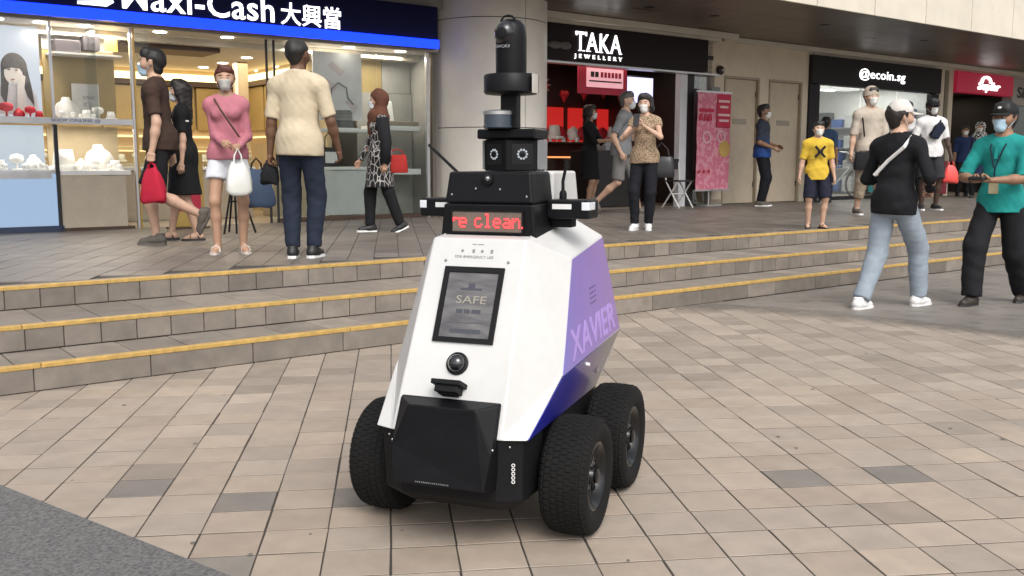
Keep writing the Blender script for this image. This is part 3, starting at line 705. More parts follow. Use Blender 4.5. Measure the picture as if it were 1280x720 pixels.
def lamp_area(par, s, n, z, sx, sy, e, col, name='ceiling_light'):
    l = bpy.data.lights.new(name, 'AREA'); l.shape = 'RECTANGLE'; l.size = sx; l.size_y = sy; l.energy = e; l.color = col
    return link(name, l, par, sl_(par, s, n, z))
def bust_mesh(h=.24, m=None, kind=0):
    b = MB(); Z = Matrix.Diagonal((1, .6, 1, 1))
    if kind == 0:
        L_ = Matrix.Translation((0, .12*h, 0)) @ Matrix.Rotation(R(-14), 4, 'X')
        for q_, (y0, y1, g) in enumerate(((-.10, -.04, .86), (-.0399, .03, 1.), (.0301, .09, .9))):
            b.prism([(x*g*h, z*h*(1 if z < .1 else .985+.015*g)) for x, z in ((-.38, 0), (.38, 0), (.46, .2), (.46, .42), (.36, .6), (.20, .70), (.16, .76), (.14, .84), (-.14, .84), (-.16, .76), (-.20, .70), (-.36, .6), (-.46, .42), (-.46, .2))], y0*h, y1*h, L_)
        b.box(-.3*h, .3*h, -.1*h, .25*h, 0, .03*h)
    elif kind == 1: b.box(-.5*h, .5*h, -.3*h, .3*h, 0, .18*h).prism([(-.42*h, .18*h), (.42*h, .18*h), (.30*h, .8*h), (-.30*h, .8*h)], -.1*h, .12*h)
    else: b.lathe([(.3*h, 0), (.3*h, .05*h), (.06*h, .1*h), (.06*h, .35*h), (.33*h, .42*h), (.40*h, .6*h), (.33*h, .8*h), (.06*h, .88*h)], 18, Matrix.Diagonal((1, .7, 1, 1)))
    return b.mesh('display_bust', m or M_bust, True)
BM_ = [bust_mesh(1., M_bust, k) for k in range(3)]; BR_ = [bust_mesh(1., M_redv, k) for k in range(3)]
def bust(s, n, z, h, label, kind=0, red=False, turn=0., group=None):
    o = link('display_bust', (BR_ if red else BM_)[kind], None, W(s, n, z), (0, 0, RZ+turn)); o.scale = (h, h, h)
    tag(o, label, 'display stand', group or ('red jewellery stands in the left shop window' if red else 'white jewellery stands in the shop windows')); return o

# ---- left jewellery and pawn shop
mx = shop('jewellery_shop', 'brightly lit jewellery shop with gold interior and glass display windows under the navy sign', 'shop', 4.5, 11.7)
sb('back_wall', M_tanwall, mx, -2, 7.7, 15.5, 15.6, FL, 3.4); sb('partition', M_tanwall, mx, 6.25, 6.32, 12.4, 15.5, FL, 2.66)
sb('side_wall', M_grey, mx, 7.60, 7.70, 11.72, 15.5, FL, 3.4)
sb('side_wall', M_tanwall, mx, -2.1, -2, 11.7, 15.5, FL, 3.4)
sb('floor', M_ifloor, mx, -2, 7.6, 11.72, 15.5, FL-.002, FL+.004)
sb('ceiling', M_iceil, mx, -2, 7.6, 12.25, 15.5, 2.66, 2.74)
sb('ceiling_edge', M_iceil, mx, -2, 7.6, 12.1, 12.25, 2.66, 2.74)
sb('front_soffit', mat('pale soffit', (.50, .46, .40), .5, var=.06), mx, -2, 7.6, 11.60, 12.095, 2.745, 2.80)
sb('bulkhead', M_grey, mx, -2, 7.72, 11.55, 11.7, 3.335, 3.52)
sb('bulkhead', M_brown, mx, 3.47, 4.7, 12.26, 12.9, 2.60, 2.655)
for s_ in (1.45, 2.06, 2.5, 2.95, 3.8, 4.62, 5.5, 6.3, 7.1):       # lit downlights along the front
    MB().lathe([(.045, -.004), (.075, -.006), (.078, 0)], 18).build('downlight', M_lamp, mx, sl_(mx, s_, 11.8, 2.744))
for s_ in (3.6, 4.5, 5.4, 6.3, 7.1, 2.4):
    for n_ in (13.1, 14.0, 14.8): MB().lathe([(.045, -.004), (.07, -.006), (.075, 0)], 14).build('downlight', M_lamp, mx, sl_(mx, s_, n_, 2.658))
lamp_area(mx, 4.4, 13.7, 2.64, 3.4, 2.0, 46, (1, .83, .58))
lamp_area(mx, 2.9, 11.95, 2.70, 1.0, .2, 20, (1, .9, .78), 'window_light'); lamp_area(mx, 6.4, 12.05, 2.70, 1.8, .2, 17, (1, .9, .78), 'window_light')
lamp_area(mx, 2.95, 11.9, 1.60, .8, .2, 4, (1, .93, .82), 'shelf_light'); lamp_area(mx, 2.1, 11.9, 1.60, .8, .2, 3, (1, .95, .9), 'shelf_light')
for s_ in (2.15, 2.4, 2.75, 3.05): MB().lathe([(.02, -.004), (.03, -.006), (.032, 0)], 12).build('shelf_lamp', M_lamp, mx, sl_(mx, s_, 11.85, 1.649))
# back wall: cove light, rails and gold cabinets
sb('cove_light', glow('warm cove light', (1, .72, .32), 2.2), mx, 2.0, 6.2, 15.40, 15.46, 2.49, 2.59); sb('cove_light', MATS['warm cove light'], mx, 6.18, 6.24, 13.0, 15.35, 2.49, 2.59)
sb('rail', M_brown, mx, 2.0, 6.2, 15.34, 15.49, 2.40, 2.48); sb('rail', M_brown, mx, 6.12, 6.245, 12.6, 15.3, 2.40, 2.48)
for k in range(5): sb('gold_panel', M_gold, mx, 2.62+k*.72, 3.30+k*.72, 15.43, 15.495, 1.72, 2.39, .006)
for k in range(3): sb('gold_panel', M_gold, mx, 6.18, 6.245, 12.7+k*.86, 13.5+k*.86, 1.72, 2.39, .006)
for k in range(5): sb('cabinet', M_beige, mx, 2.62+k*.72, 3.30+k*.72, 15.1, 15.49, FL+.01, 1.2, .006)
sb('lit_shelf', glow('warm shelf glow', (1, .66, .3), 1.1), mx, 2.62, 6.1, 15.38, 15.48, 1.60, 1.63); sb('lit_shelf', MATS['warm shelf glow'], mx, 2.62, 6.1, 15.38, 15.48, 1.38, 1.40); sb('lit_shelf', MATS['warm shelf glow'], mx, 6.16, 6.24, 12.7, 15.3, 1.60, 1.62)
for k in range(16):
    o = link('shelf_bust', BM_[k % 3], mx, sl_(mx, 2.75+k*.215, 15.3, 1.22)); o.scale = (.15,)*3
sb('pillar', mat('pale bronze pillar', (.52, .42, .28), .3, metal=.3), mx, 5.50, 5.66, 13.7, 13.9, FL, 2.655, .01); sb('pillar_trim', M_white2, mx, 5.46, 5.495, 13.68, 13.72, FL, 2.655)
# window bays
sb('plinth', mat('dark blue plinth', (.03, .045, .09), .5), mx, .2, 2.60, 11.70, 12.25, FL+.002, .50)
sb('light_panel', M_lbox, mx, .25, 2.545, 11.715, 11.74, .502, 1.085)
sb('shelf', M_steel, mx, .25, 2.56, 11.72, 12.2, 1.09, 1.125, .004); sb('shelf_front', M_steel, mx, 1.6, 2.50, 11.69, 11.715, 1.03, 1.10)
sb('light_panel', M_lboxw, mx, .25, 2.545, 12.2, 12.22, 1.13, 1.63)
sb('shop_bar', M_steel, mx, .25, 3.40, 11.665, 11.715, 1.635, 1.705, .004)
text('bar_text', 'SHOP ONLINE @', mat('blue print', (.03, .05, .25), .5), mx, sl_(mx, 2.52, 11.662, 1.652), UP, width=.52, height=.04, ext=.001)
sb('shelf', M_white2, mx, .25, 3.40, 11.72, 12.2, 1.65, 1.70)
sb('window_post', M_dark, mx, 2.545, 2.585, 11.70, 11.74, FL+.002, 1.63); sb('window_post', M_steel, mx, 2.55, 2.575, 11.70, 11.74, 1.71, 2.742)
sb('base_panel', M_beige, mx, 2.59, 3.30, 11.72, 11.75, .47, 1.06); sb('plinth', M_brown, mx, 2.605, 3.38, 11.71, 12.2, FL+.002, .468)
sb('shelf', M_white2, mx, 2.59, 3.36, 11.70, 12.2, 1.065, 1.115, .004)
sb('bay_back', M_gold, mx, 2.59, 3.38, 12.25, 12.28, 1.71, 2.50); sb('bay_back', M_tanwall, mx, 2.59, 3.38, 12.25, 12.28, 1.12, 1.63)
sb('bay_back', M_grey, mx, 2.59, 3.38, 12.25, 12.28, 2.505, 2.74)
for a, b, c, d in ((.25, 2.54, 1.71, 2.74), (.25, 2.54, 1.128, 1.632), (2.59, 3.40, 1.71, 2.74), (2.59, 3.40, 1.12, 1.632)): sb('window_glass', M_glass2, mx, a, b, 11.700, 11.706, c, d)
sb('yellow_card', mat('yellow card', (.62, .40, .04), .6), mx, 3.22, 3.36, 12.0, 12.01, 2.50, 2.66); sb('dark_box', M_charc, mx, 2.68, 2.95, 12.0, 12.2, 2.46, 2.60, .01); sb('dark_box', M_charc, mx, 3.0, 3.18, 12.05, 12.2, 2.50, 2.68, .01); sb('hang_shelf', M_white2, mx, 2.62, 3.38, 11.9, 12.24, 2.43, 2.45)
sb('glass_fin', M_glass, mx, 3.03, 3.04, 11.72, 12.2, 1.71, 2.74)
sb('door_post', M_steel, mx, 3.41, 3.435, 11.69, 11.74, FL, 2.742); sb('bronze_edge', mat('brass trim', (.55, .36, .12), .3, metal=.7), mx, 3.445, 3.465, 11.695, 11.735, FL, 2.742)
for s_ in (5.07, 5.17): sb('door_post', M_dark, mx, s_, s_+.022, 11.69, 11.72, FL, 2.742)
sb('door_glass', M_glass, mx, 5.095, 5.165, 11.703, 11.709, FL, 2.742); sb('door_glass', M_glass, mx, 3.47, 3.62, 11.703, 11.709, FL, 2.742)
# right window
for a, b in ((5.20, 6.66), (6.67, 7.45)): sb('window_glass', M_glass, mx, a, b, 11.700, 11.706, FL+.06, 2.742)
sb('window_post', M_steel, mx, 7.455, 7.50, 11.69, 11.74, FL, 2.742); sb('window_post', mat('bronze metal', (.22, .19, .16), .4, metal=.4), mx, 7.54, 7.60, 11.68, 11.74, FL, 2.742)
sb('plinth', M_brown, mx, 5.2, 7.6, 11.71, 11.80, FL+.002, .49)
sb('light_panel', mat('pale panel', (.56, .55, .53), .5, var=.06), mx, 5.80, 6.60, 11.86, 11.90, .50, 1.10); sb('shelf', M_white2, mx, 5.2, 6.62, 11.85, 12.25, 1.11, 1.15, .004)
sb('base_panel', M_tanwall, mx, 5.2, 5.79, 11.88, 11.90, .50, 1.10)
sb('shelf', M_white2, mx, 5.75, 6.66, 11.84, 12.25, 1.62, 1.665, .004)
sb('shelf', M_white2, mx, 6.70, 7.44, 11.84, 12.25, 1.655, 1.72, .004); sb('shelf', M_white2, mx, 6.70, 7.44, 11.84, 12.25, 1.04, 1.12, .004)
sb('bay_back', M_grey, mx, 6.68, 7.58, 12.3, 12.33, FL, 2.2); sb('bay_back', M_gold, mx, 6.68, 7.1, 12.34, 12.36, 1.75, 2.74); sb('bay_back', M_grey, mx, 7.11, 7.58, 12.34, 12.36, 2.21, 2.74)
pst = shop('poster', 'pale grey shop window poster with pink streaks behind the hijab wearing woman', 'poster', 6.2, 11.96, 1.78)
sb('sheet', mat('pale poster', (.66, .63, .63), .5, var=.1), pst, 5.83, 6.56, 11.94, 11.955, 1.78, 2.68); 
for a, b, z in ((5.9, 6.2, 2.3), (6.3, 6.5, 2.02), (6.05, 6.3, 2.5)): MB().prism([(a, z), (a+.06, z+.06), (b, z-.06), (b-.06, z-.14)], 11.936, 11.939).build('streak', mat('pale pink print', (.60, .50, .50), .6), pst, (-6.2, -11.96, -1.78))
MB().tube([(6.08-6.2, -.028, .25), (6.10-6.2, -.028, .42), (6.2-6.2, -.028, .50), (6.32-6.2, -.028, .44), (6.34-6.2, -.028, .30), (6.42-6.2, -.028, .22)], .012, 6).build('line_drawing', mat('grey print', (.25, .24, .25), .6), pst)
# inside: counters
ct = shop('counter', 'white topped glass jewellery counter inside the gold lit shop', 'counter', 4.6, 13.3)
sb('base', M_beige, ct, 3.5, 5.4, 13.05, 13.55, FL+.005, 1.1, .01); sb('top', M_white2, ct, 3.47, 5.43, 13.0, 13.6, 1.105, 1.15, .006); sb('glass_case', M_glass, ct, 3.5, 5.4, 13.05, 13.55, 1.152, 1.42)
ct = shop('counter', 'long beige counter behind the man in the cream polo shirt', 'counter', 6.2, 13.4)
sb('base', M_beige, ct, 5.75, 7.4, 13.05, 13.55, FL+.005, 1.1, .01); sb('top', M_white2, ct, 5.73, 7.43, 13.0, 13.6, 1.105, 1.15, .006)
ns = shop('notice_stand', 'small framed notice standing on the counter beside the woman in pink', 'notice', 5.0, 12.95, 1.15)
sb('frame', M_steel, ns, 4.82, 5.14, 12.86, 12.88, 1.62, 2.02, .004); sb('sheet', M_white2, ns, 4.84, 5.12, 12.854, 12.859, 1.64, 2.0); sb('print', mat('red print', (.4, .1, .1), .6), ns, 4.89, 5.05, 12.850, 12.853, 1.78, 1.93); sb('leg', M_steel, ns, 4.97, 4.99, 12.87, 12.89, 1.10, 1.62)
# black and white photo poster in the left window
pp = shop('photo_poster', 'large black and white poster of two long haired women in the left shop window', 'poster', 1.7, 12.18, 1.72)
sb('sheet', glow('backlit white poster', (.84, .9, 1), .40), pp, .3, 2.53, 12.10, 12.12, 1.72, 2.72)
g1, g2, g3, g4 = mat('photo skin grey', (.60, .56, .53), .6, var=.06), mat('photo hair', (.075, .07, .07), .6, var=.3, scale=20), mat('photo blouse', (.52, .52, .54), .6, var=.12, scale=10), mat('photo dark', (.06, .055, .055), .6)
def flat(name, m, pts, n, par): 
    k = len(pts); s0, n0, z0 = ORG[par.name]
    return MB().add([(s-s0, n-n0, z-z0) for s, z in pts]+[(s-s0, n+.0015-n0, z-z0) for s, z in pts], [tuple(range(k)), tuple(range(2*k-1, k-1, -1))]+[(i, i+k, (i+1) % k+k, (i+1) % k) for i in range(k)]).build(name, m, par)
def ell(c, r, n=20, a0=0, a1=360): return [(c[0]+r[0]*math.cos(R(a0+(a1-a0)*i/n)), c[1]+r[1]*math.sin(R(a0+(a1-a0)*i/n))) for i in range(n)]
for cx_, dz in ((2.26, 0), (1.80, .02)):
    flat('blouse', g3, [(cx_-.27, 1.74), (cx_-.26, 1.95), (cx_-.16, 2.06), (cx_+.05, 2.08), (cx_+.2, 2.0), (cx_+.25, 1.74)], 12.096, pp)
    flat('hair', g2, ell((cx_, 2.26+dz), (.135, .165), 20, 0, 180)+[(cx_-.14, 2.15), (cx_-.15, 1.95), (cx_-.10, 1.84), (cx_-.075, 2.0), (cx_-.06, 2.1), (cx_+.08, 2.1), (cx_+.12, 1.95), (cx_+.19, 1.84), (cx_+.17, 2.05)], 12.093, pp)
    flat('face', g1, ell((cx_-.01, 2.20+dz), (.095, .125)), 12.090, pp)
    flat('fringe', g2, ell((cx_-.005, 2.275+dz), (.115, .11), 16, 0, 180)+[(cx_-.10, 2.235+dz), (cx_-.02, 2.262+dz), (cx_+.06, 2.255+dz), (cx_+.10, 2.20+dz)], 12.087, pp)
    flat('hand', g1, [(cx_+.02, 2.06), (cx_+.075, 2.19), (cx_+.11, 2.17), (cx_+.09, 2.02), (cx_+.10, 1.74), (cx_-.0, 1.74)], 12.084, pp)
    for ex in (-.055, .02): flat('eye', g4, ell((cx_+ex, 2.235+dz), (.018, .008), 8), 12.082, pp)
    flat('mouth', mat('photo mouth', (.3, .16, .16), .6), ell((cx_-.02, 2.13+dz), (.024, .009), 8), 12.082, pp)
RG = 'red jewellery stands in the left shop window'
for k, (s_, h_, kd, lb) in enumerate(((1.98, .14, 1, 'red velvet jewellery stand at the far left edge of the window shelf'), (2.13, .19, 2, 'tall round red jewellery stand on the window shelf'), (2.26, .13, 0, 'low red bust stand in front of the poster face'), (2.37, .15, 2, 'small round red stand right of the low red bust'), (2.46, .10, 1, 'smallest red wedge stand at the right end of the shelf'))):
    bust(s_, 11.95, 1.702, h_, lb, kd, True, group=RG)
for k, (s_, n_, z_, h_, kd, lb) in enumerate(((2.78, 11.95, 1.702, .30, 0, 'tallest white necklace bust on the upper shelf of the second window'), (2.95, 11.9, 1.702, .13, 1, 'low white wedge stand next to the tall bust on the upper shelf'), (3.08, 11.92, 1.702, .17, 2, 'round white stand on the upper shelf of the second window'), (3.22, 11.9, 1.702, .12, 1, 'white wedge stand at the right end of the upper shelf'),
        (2.02, 11.9, 1.127, .14, 1, 'white wedge stand on the lower shelf at the far left of the first window'), (2.2, 11.95, 1.127, .2, 2, 'round white stand in the middle of the first window lower shelf'), (2.40, 11.95, 1.127, .2, 0, 'white bust stand at the right of the first window lower shelf'),
        (2.68, 11.9, 1.117, .30, 1, 'large white wedge stand on the lower shelf beside the dark post'), (2.86, 11.85, 1.117, .16, 0, 'small white bust in the middle of the second window lower shelf'), (3.0, 11.85, 1.117, .15, 2, 'small round white stand on the second window lower shelf'), (3.12, 12.0, 1.117, .36, 0, 'tall white bust at the right of the second window lower shelf'), (3.24, 11.9, 1.117, .15, 1, 'white wedge stand at the right end of the second window lower shelf'))):
    bust(s_, n_, z_, h_, lb, kd, turn=rnd.uniform(-.4, .4))
WG = 'small white ring stands crowding the jewellery windows'
for k in range(26):
    bay = k % 4; s0_, s1_, z_ = ((2.62, 3.34, 1.702), (2.62, 3.34, 1.117), (1.9, 2.5, 1.127), (5.3, 5.75, 1.152))[bay]
    bust(rnd.uniform(s0_, s1_), rnd.uniform(11.76, 11.84), z_, rnd.uniform(.06, .10), ('small white ring stand in the front row beside the price card', 'small white ring stand in the front row above the beige base panel', 'small white ring stand in the front row above the blue light panel', 'small white ring stand beside the black and white handbag display')[bay], 1+(k//4) % 2, turn=rnd.uniform(-.5, .5), group=WG+' %s' % ('beside the price card', 'above the beige panel', 'above the light panel', 'near the handbag')[bay])
sg = shop('price_card', 'white display card leaning behind the white busts in the second window', 'card', 2.98, 12.12, 1.705)
sb('sheet', mat('white card', (.62, .60, .57), .6), sg, 2.86, 3.16, 12.13, 12.14, 1.72, 2.12); text('card_text', 'sale\nit\'s', M_txt, sg, sl_(sg, 2.98, 12.126, 1.86), UP, width=.12, height=.14, ext=.001)
cs = shop('grey_cushion', 'grey rounded watch display stand in the right window of the jewellery shop', 'display stand', 6.27, 12.0, 1.667)
MB().prism([(-.15, 0), (.15, 0), (.15, .2), (.12, .26), (-.12, .26), (-.15, .2)], -.06, .06).build('pad', mat('grey velvet', (.11, .11, .115), .8), cs, bevel=.01); MB().box(-.2, .2, -.1, .1, -.001, .012).build('tray', M_white2, cs)
bg = shop('white_cushion', 'white square jewellery cushion on the right hand window shelf', 'display stand', 7.0, 12.05, 1.722)
MB().box(-.13, .13, -.03, .05, 0, .36).build('pad', M_bust, bg, rot=(R(-12), 0, 0), bevel=.02); MB().box(-.25, .45, -.16, -.05, 0, .07).build('roll', mat('taupe velvet', (.22, .18, .14), .8), bg, bevel=.02)
wb = shop('handbag_display', 'small black and white handbag shown on the window shelf beside the man in cream', 'handbag', 6.05, 11.95, 1.152)
MB().prism([(-.13, 0), (.13, 0), (.11, .26), (-.11, .26)], -.05, .05).build('body', M_blackw, wb, bevel=.01); MB().box(-.09, .09, -.056, -.052, .05, .2).build('panel', M_white2, wb); MB().tube([(-.07, 0, .26), (-.06, 0, .4), (0, 0, .46), (.06, 0, .4), (.07, 0, .26)], .009, 8).build('handle', M_blackw, wb)

# sign of the left shop
sg = shop('shop_sign', 'navy shop sign with white letters and a bright blue light strip along its bottom', 'sign', 3, 11.4, 2.76)
sb('board', M_navy, sg, -2, 7.47, 11.41, 11.545, 2.765, 3.33, .006)
sb('light_strip', M_blue, sg, -2, 7.47, 11.375, 11.408, 2.765, 2.885, .004)
text('letters', 'Maxi-Cash', M_letw, sg, sl_(sg, 3.27, 11.408, 2.915), UP, width=1.80, height=.30, ext=.012, bold=.008, spacing=1.04)
text('letters', '大興當', M_letw, sg, sl_(sg, 5.16, 11.408, 2.905), UP, width=.82, height=.27, ext=.012, bold=.006)
lg = MB()                                                          # swirl emblem left of the name
for z0, w0, sh_ in ((2.92, .38, 0), (3.02, .40, .02), (3.12, .36, .05)):
    pts = [(2.80+sh_, z0), (2.80+sh_+w0*.8, z0), (2.80+sh_+w0, z0+.05), (2.80+sh_+w0*.95, z0+.085), (2.80+sh_+w0*.5, z0+.05), (2.80+sh_, z0+.03)]
    lg.prism([(x-3, z-2.76) for x, z in pts], 11.396-11.4, 11.408-11.4)
lg.build('emblem', M_letw, sg)

# ---- middle jewellery shop
tk = shop('jewellery_shop', 'dark fronted jewellery shop with red displays behind the round column', 'shop', 11.2, 11.8)
sb('back_wall', M_mar, tk, 8.6, 13.8, 14.6, 14.7, FL, 3.4); sb('side_wall', M_blackw, tk, 8.55, 8.65, 11.9, 14.6, FL, 3.4); sb('side_wall', M_blackw, tk, 13.62, 13.72, 11.9, 14.6, FL, 3.4)
sb('floor', M_ifloor, tk, 8.6, 13.7, 11.85, 14.6, FL-.002, FL+.004); sb('ceiling', M_blackw, tk, 8.6, 13.7, 11.86, 14.6, 3.05, 3.12)
sb('white_post', mat('white post', (.66, .66, .68), .5, var=.05), tk, 12.72, 12.90, 11.74, 11.86, FL, 2.77, .005)
sb('dark_post', M_blackw, tk, 12.905, 13.1, 11.76, 11.86, FL, 2.77, .005); sb('window_glass', M_glass, tk, 13.105, 13.5, 11.78, 11.786, FL, 2.77); sb('edge_post', mat('bronze metal', (.22, .19, .16), .4, metal=.4), tk, 13.5, 13.6, 11.74, 11.86, FL, 2.77)
sb('window_back', M_blackw, tk, 13.1, 13.5, 12.2, 12.22, FL, 2.77)
lamp_area(tk, 11.3, 12.7, 3.0, 3.2, 1.0, 13, (1, .86, .74))
sb('header_rail', M_steel, tk, 8.6, 13.6, 11.62, 11.80, 2.745, 2.775)
for k in range(5):                                                # red display cases on the back wall
    s0_ = 10.2+k*.78; c = sb('display_case', glow('red lit case', (1, .03, .025), .26), tk, s0_+.05, s0_+.66, 14.52, 14.595, 1.62, 2.28)
    for j in range(3):
        o = link('case_bust', BM_[j % 3] if (k+j) % 2 else BR_[0], tk, sl_(tk, s0_+.14+j*.22, 14.45, 1.66)); o.scale = (.34,)*3
    sb('shelf', M_brown, tk, s0_, s0_+.74, 14.3, 14.6, 1.585, 1.61)
for k in range(22):                                               # small goods crowding the red cases
    o = link('case_ring_stand', (BM_ if rnd.random() < .5 else BR_)[1+k % 2], tk, sl_(tk, 10.25+k*.17, 14.36, 1.612)); o.scale = (rnd.uniform(.07, .13),)*3
for k in range(7):
    hg = MB(); 
    hg.ball((-.045, 0, .04), (.065, .05, .07), 10, 7).ball((.045, 0, .04), (.065, .05, .07), 10, 7).lathe([(.004, -.13), (.05, -.06), (.095, .02), (.06, .05)], 10, Matrix.Diagonal((1, .5, 1, 1)))
    hg.build('heart_ornament', mat('red foil', (.5, .02, .03), .3, metal=.3), tk, sl_(tk, 10.4+k*.5, 13.9, 2.45+.06*(k % 3)))
for k in range(6):
    sb('drawer', M_mar if k % 2 else M_brown, tk, 10.2+k*.6, 10.78+k*.6, 14.25, 14.59, FL+.05, 1.0, .01); sb('glass_case', M_glass, tk, 10.2+k*.6, 10.78+k*.6, 14.25, 14.59, 1.01, 1.3)
sb('gold_line', glow('warm shelf light', (1, .35, .12), .8), tk, 10.2, 13.4, 14.24, 14.25, 1.30, 1.33); sb('gold_line', glow('warm shelf light', (1, .35, .12), .8), tk, 10.2, 13.4, 14.24, 14.25, 1.03, 1.05)
rs = shop('hanging_sign', 'red hanging sign with a pink printed panel inside the middle jewellery shop', 'sign', 11.6, 12.5, 2.43)
sb('board', M_redsign, rs, 11.02, 12.16, 12.5, 12.53, 2.38, 2.97, .004); sb('panel', mat('pink panel', (.78, .40, .45), .5, emit=(.8, .4, .45), es=.35), rs, 11.2, 12.06, 12.488, 12.499, 2.50, 2.82)
pr = MB()
for a, b, z0, z1 in ((.09, .17, .24, .33), (.19, .27, .24, .33), (.05, .82, .16, .185)): pr.box(11.2-11.6+a, 11.2-11.6+b, -.016, -.0125, z0, z1)
pr.build('dark_print', M_blackw, rs); pr = MB()
for i in range(6): pr.box(-.08+i*.085, -.02+i*.085, -.016, -.0125, .24, .33)
pr.build('red_print', M_redsign, rs)
for a in (11.1, 12.1): MB().tube([(0, 0, 0), (0, 0, .08)], .006, 6).build('hanger', M_steel, rs, sl_(rs, a, 12.515, 2.97))
tv = shop('tv_screen', 'bright lilac white television screen hanging inside the middle jewellery shop', 'television', 12.7, 12.7, 2.3)
sb('case', M_dark, tv, 12.36, 13.06, 12.72, 12.77, 2.27, 2.77, .006); sb('screen', glow('lilac screen', (.62, .6, 1), .95), tv, 12.385, 13.035, 12.712, 12.719, 2.295, 2.745)
sg2 = shop('shop_sign', 'dark brown shop sign with white serif lettering right of the column', 'sign', 11, 11.55, 2.78)
sb('board', M_sign2, sg2, 8.9, 13.22, 11.56, 11.70, 2.785, 3.335, .006); sb('bulkhead', M_cream, sg2, 8.9, 13.6, 11.60, 11.85, 3.34, 3.52)
def serif(word, m, par, s, z, w, h, n, sp=1.12):
    o = text('letters', word, m, par, sl_(par, s, n, z), UP, width=w, height=h, ext=.01, spacing=sp)
    return o
serif('TAKA', M_letw, sg2, 10.12, 2.945, .98, .295, 11.555)
ser = MB()                                                        # serifs on the letters
for x in (10.20, 10.28, 10.40, 10.585, 10.66, 10.80, 10.87, 11.08): ser.box(x-11-.02, x-11+.03, -.012, .004, .165, .175)
for x in (10.13, 10.33): ser.box(x-11-.005, x-11+.015, -.012, .004, .40, .46)
ser.build('serifs', M_letw, sg2)
serif('JEWELLERY', M_letw, sg2, 10.10, 2.818, 1.02, .078, 11.555, 2.0)
cl = MB()                                                          # dim decorative shapes at the left of the board
for x in (9.45, 9.7, 9.9): cl.ball((x-11, -.004, .22), (.13, .012, .06), 10, 6)
cl.build('ornament', mat('dull brown ornament', (.10, .085, .08), .35), sg2)
kt = shop('counter', 'black cloth covered counter with grey till in the middle jewellery shop', 'counter', 11.7, 12.4)
sb('base', M_blackw, kt, 11.15, 12.05, 12.25, 12.85, FL+.005, 1.42, .02); MB().box(-.2, .2, -.16, .16, 0, .10).box(-.17, .0, -.1, .1, .1, .16).build('till', mat('grey till', (.30, .30, .31), .5), kt, sl_(kt, 11.72, 12.5, 1.42), bevel=.01)
orn = shop('wall_ornament', 'pale star shaped flower ornament high on the dark shop wall', 'ornament', 11.7, 14.3, 2.5)
om = MB()
for k in range(9): a = 2*math.pi*k/9; om.tube([(0, 0, .17), (.17*math.cos(a), -.04, .17+.17*math.sin(a))], [.03, .012], 6)
om.build('petals', mat('dried flower', (.42, .36, .27), .7), orn)
for k, (s_, lb) in enumerate(((12.45, 'white framed folding chair beside the white shop post'),)):
    ch = shop('folding_chair', lb, 'chair', s_, 11.5, FL, None)
    for x in (-.17, .17):
        MB().tube([(x, -.2, .0), (x, .12, .45), (x, .17, .86)], .013, 8).build('leg', M_white2, ch); MB().tube([(x, .2, .0), (x, -.16, .46)], .013, 8).build('leg', M_white2, ch)
    MB().box(-.19, .19, -.2, .16, .45, .475).build('seat', M_blackw, ch, bevel=.008); MB().box(-.18, .18, .15, .17, .66, .84).build('backrest', M_blackw, ch, bevel=.006)
    MB().tube([(-.17, .0, .24), (.17, 0, .24)], .009, 6).build('crossbar', M_white2, ch)

# ---- cream wall with doors
cw = shop('wall', 'cream painted wall with two beige doors between the middle shop and the coin shop', 'wall', 15, 11.9)
segs = [(13.6, 14.06), (15.07, 15.36), (16.40, 16.60)]
for a, b in segs: sb('wall_panel', M_wall, cw, a, b, 11.9, 12.1, FL, 3.5)
for a, b in ((14.06, 15.07), (15.36, 16.40)): sb('wall_panel', M_wall, cw, a, b, 11.9, 12.1, 2.80, 3.5)
for a, b in ((14.06, 15.07), (15.36, 16.40)):
    d = sb('door', M_door, cw, a+.045, b-.045, 11.94, 11.985, FL+.012, 2.755, .004); s0, n0, z0 = ORG[cw.name]
    for x0, x1, y0, y1 in ((a, a+.04, FL, 2.80), (b-.04, b, FL, 2.80), (a+.0405, b-.0405, 2.76, 2.80)): sb('door_frame', M_frame, cw, x0, x1, 11.88, 11.99, y0, y1)
    MB().box(-.20, .20, -.004, .004, -.05, .05).build('plate', mat('door plate', (.36, .31, .24), .4, metal=.4), d, ((a+b)/2-s0, 11.936-n0, 1.98-z0)); 
    MB().lathe([(.02, 0), (.02, .03), (.028, .04), (.028, .055), (.01, .06)], 12, Matrix.Rotation(R(90), 4, 'X')).build('handle', M_steel, d, (a+.11-s0, 11.94-n0, 1.45-z0))
    for z in (.8, 2.5): MB().box(-.008, .008, -.012, .0, -.05, .05).build('hinge', M_dark, d, (b-.055-s0, 11.94-n0, z-z0))
sb('skirting', M_frame, cw, 13.6, 14.055, 11.885, 11.9, FL, FL+.1); sb('skirting', M_frame, cw, 15.075, 15.355, 11.885, 11.9, FL, FL+.1)
al = shop('alarm_bell', 'round dark red alarm bell high on the cream wall above the banner', 'bell', 13.9, 11.88, 2.88)
MB().lathe([(.085, 0), (.085, .02), (.075, .05), (.05, .07), (.012, .075)], 24, Matrix.Rotation(R(90), 4, 'X')).build('gong', mat('dark bell', (.035, .02, .018), .4), al, auto=40); MB().lathe([(.02, .075), (.02, .085)], 10, Matrix.Rotation(R(90), 4, 'X')).build('boss', M_steel, al)
bn = shop('banner_stand', 'pink roll-up banner with red panel standing against the cream wall', 'banner', 13.40, 11.55)
bw = .44; M_pink = pattern('pink banner print', (.60, .18, .25), (.68, .30, .36), 'noise', 9, .5, rough=.6)
bpz = MB(); 
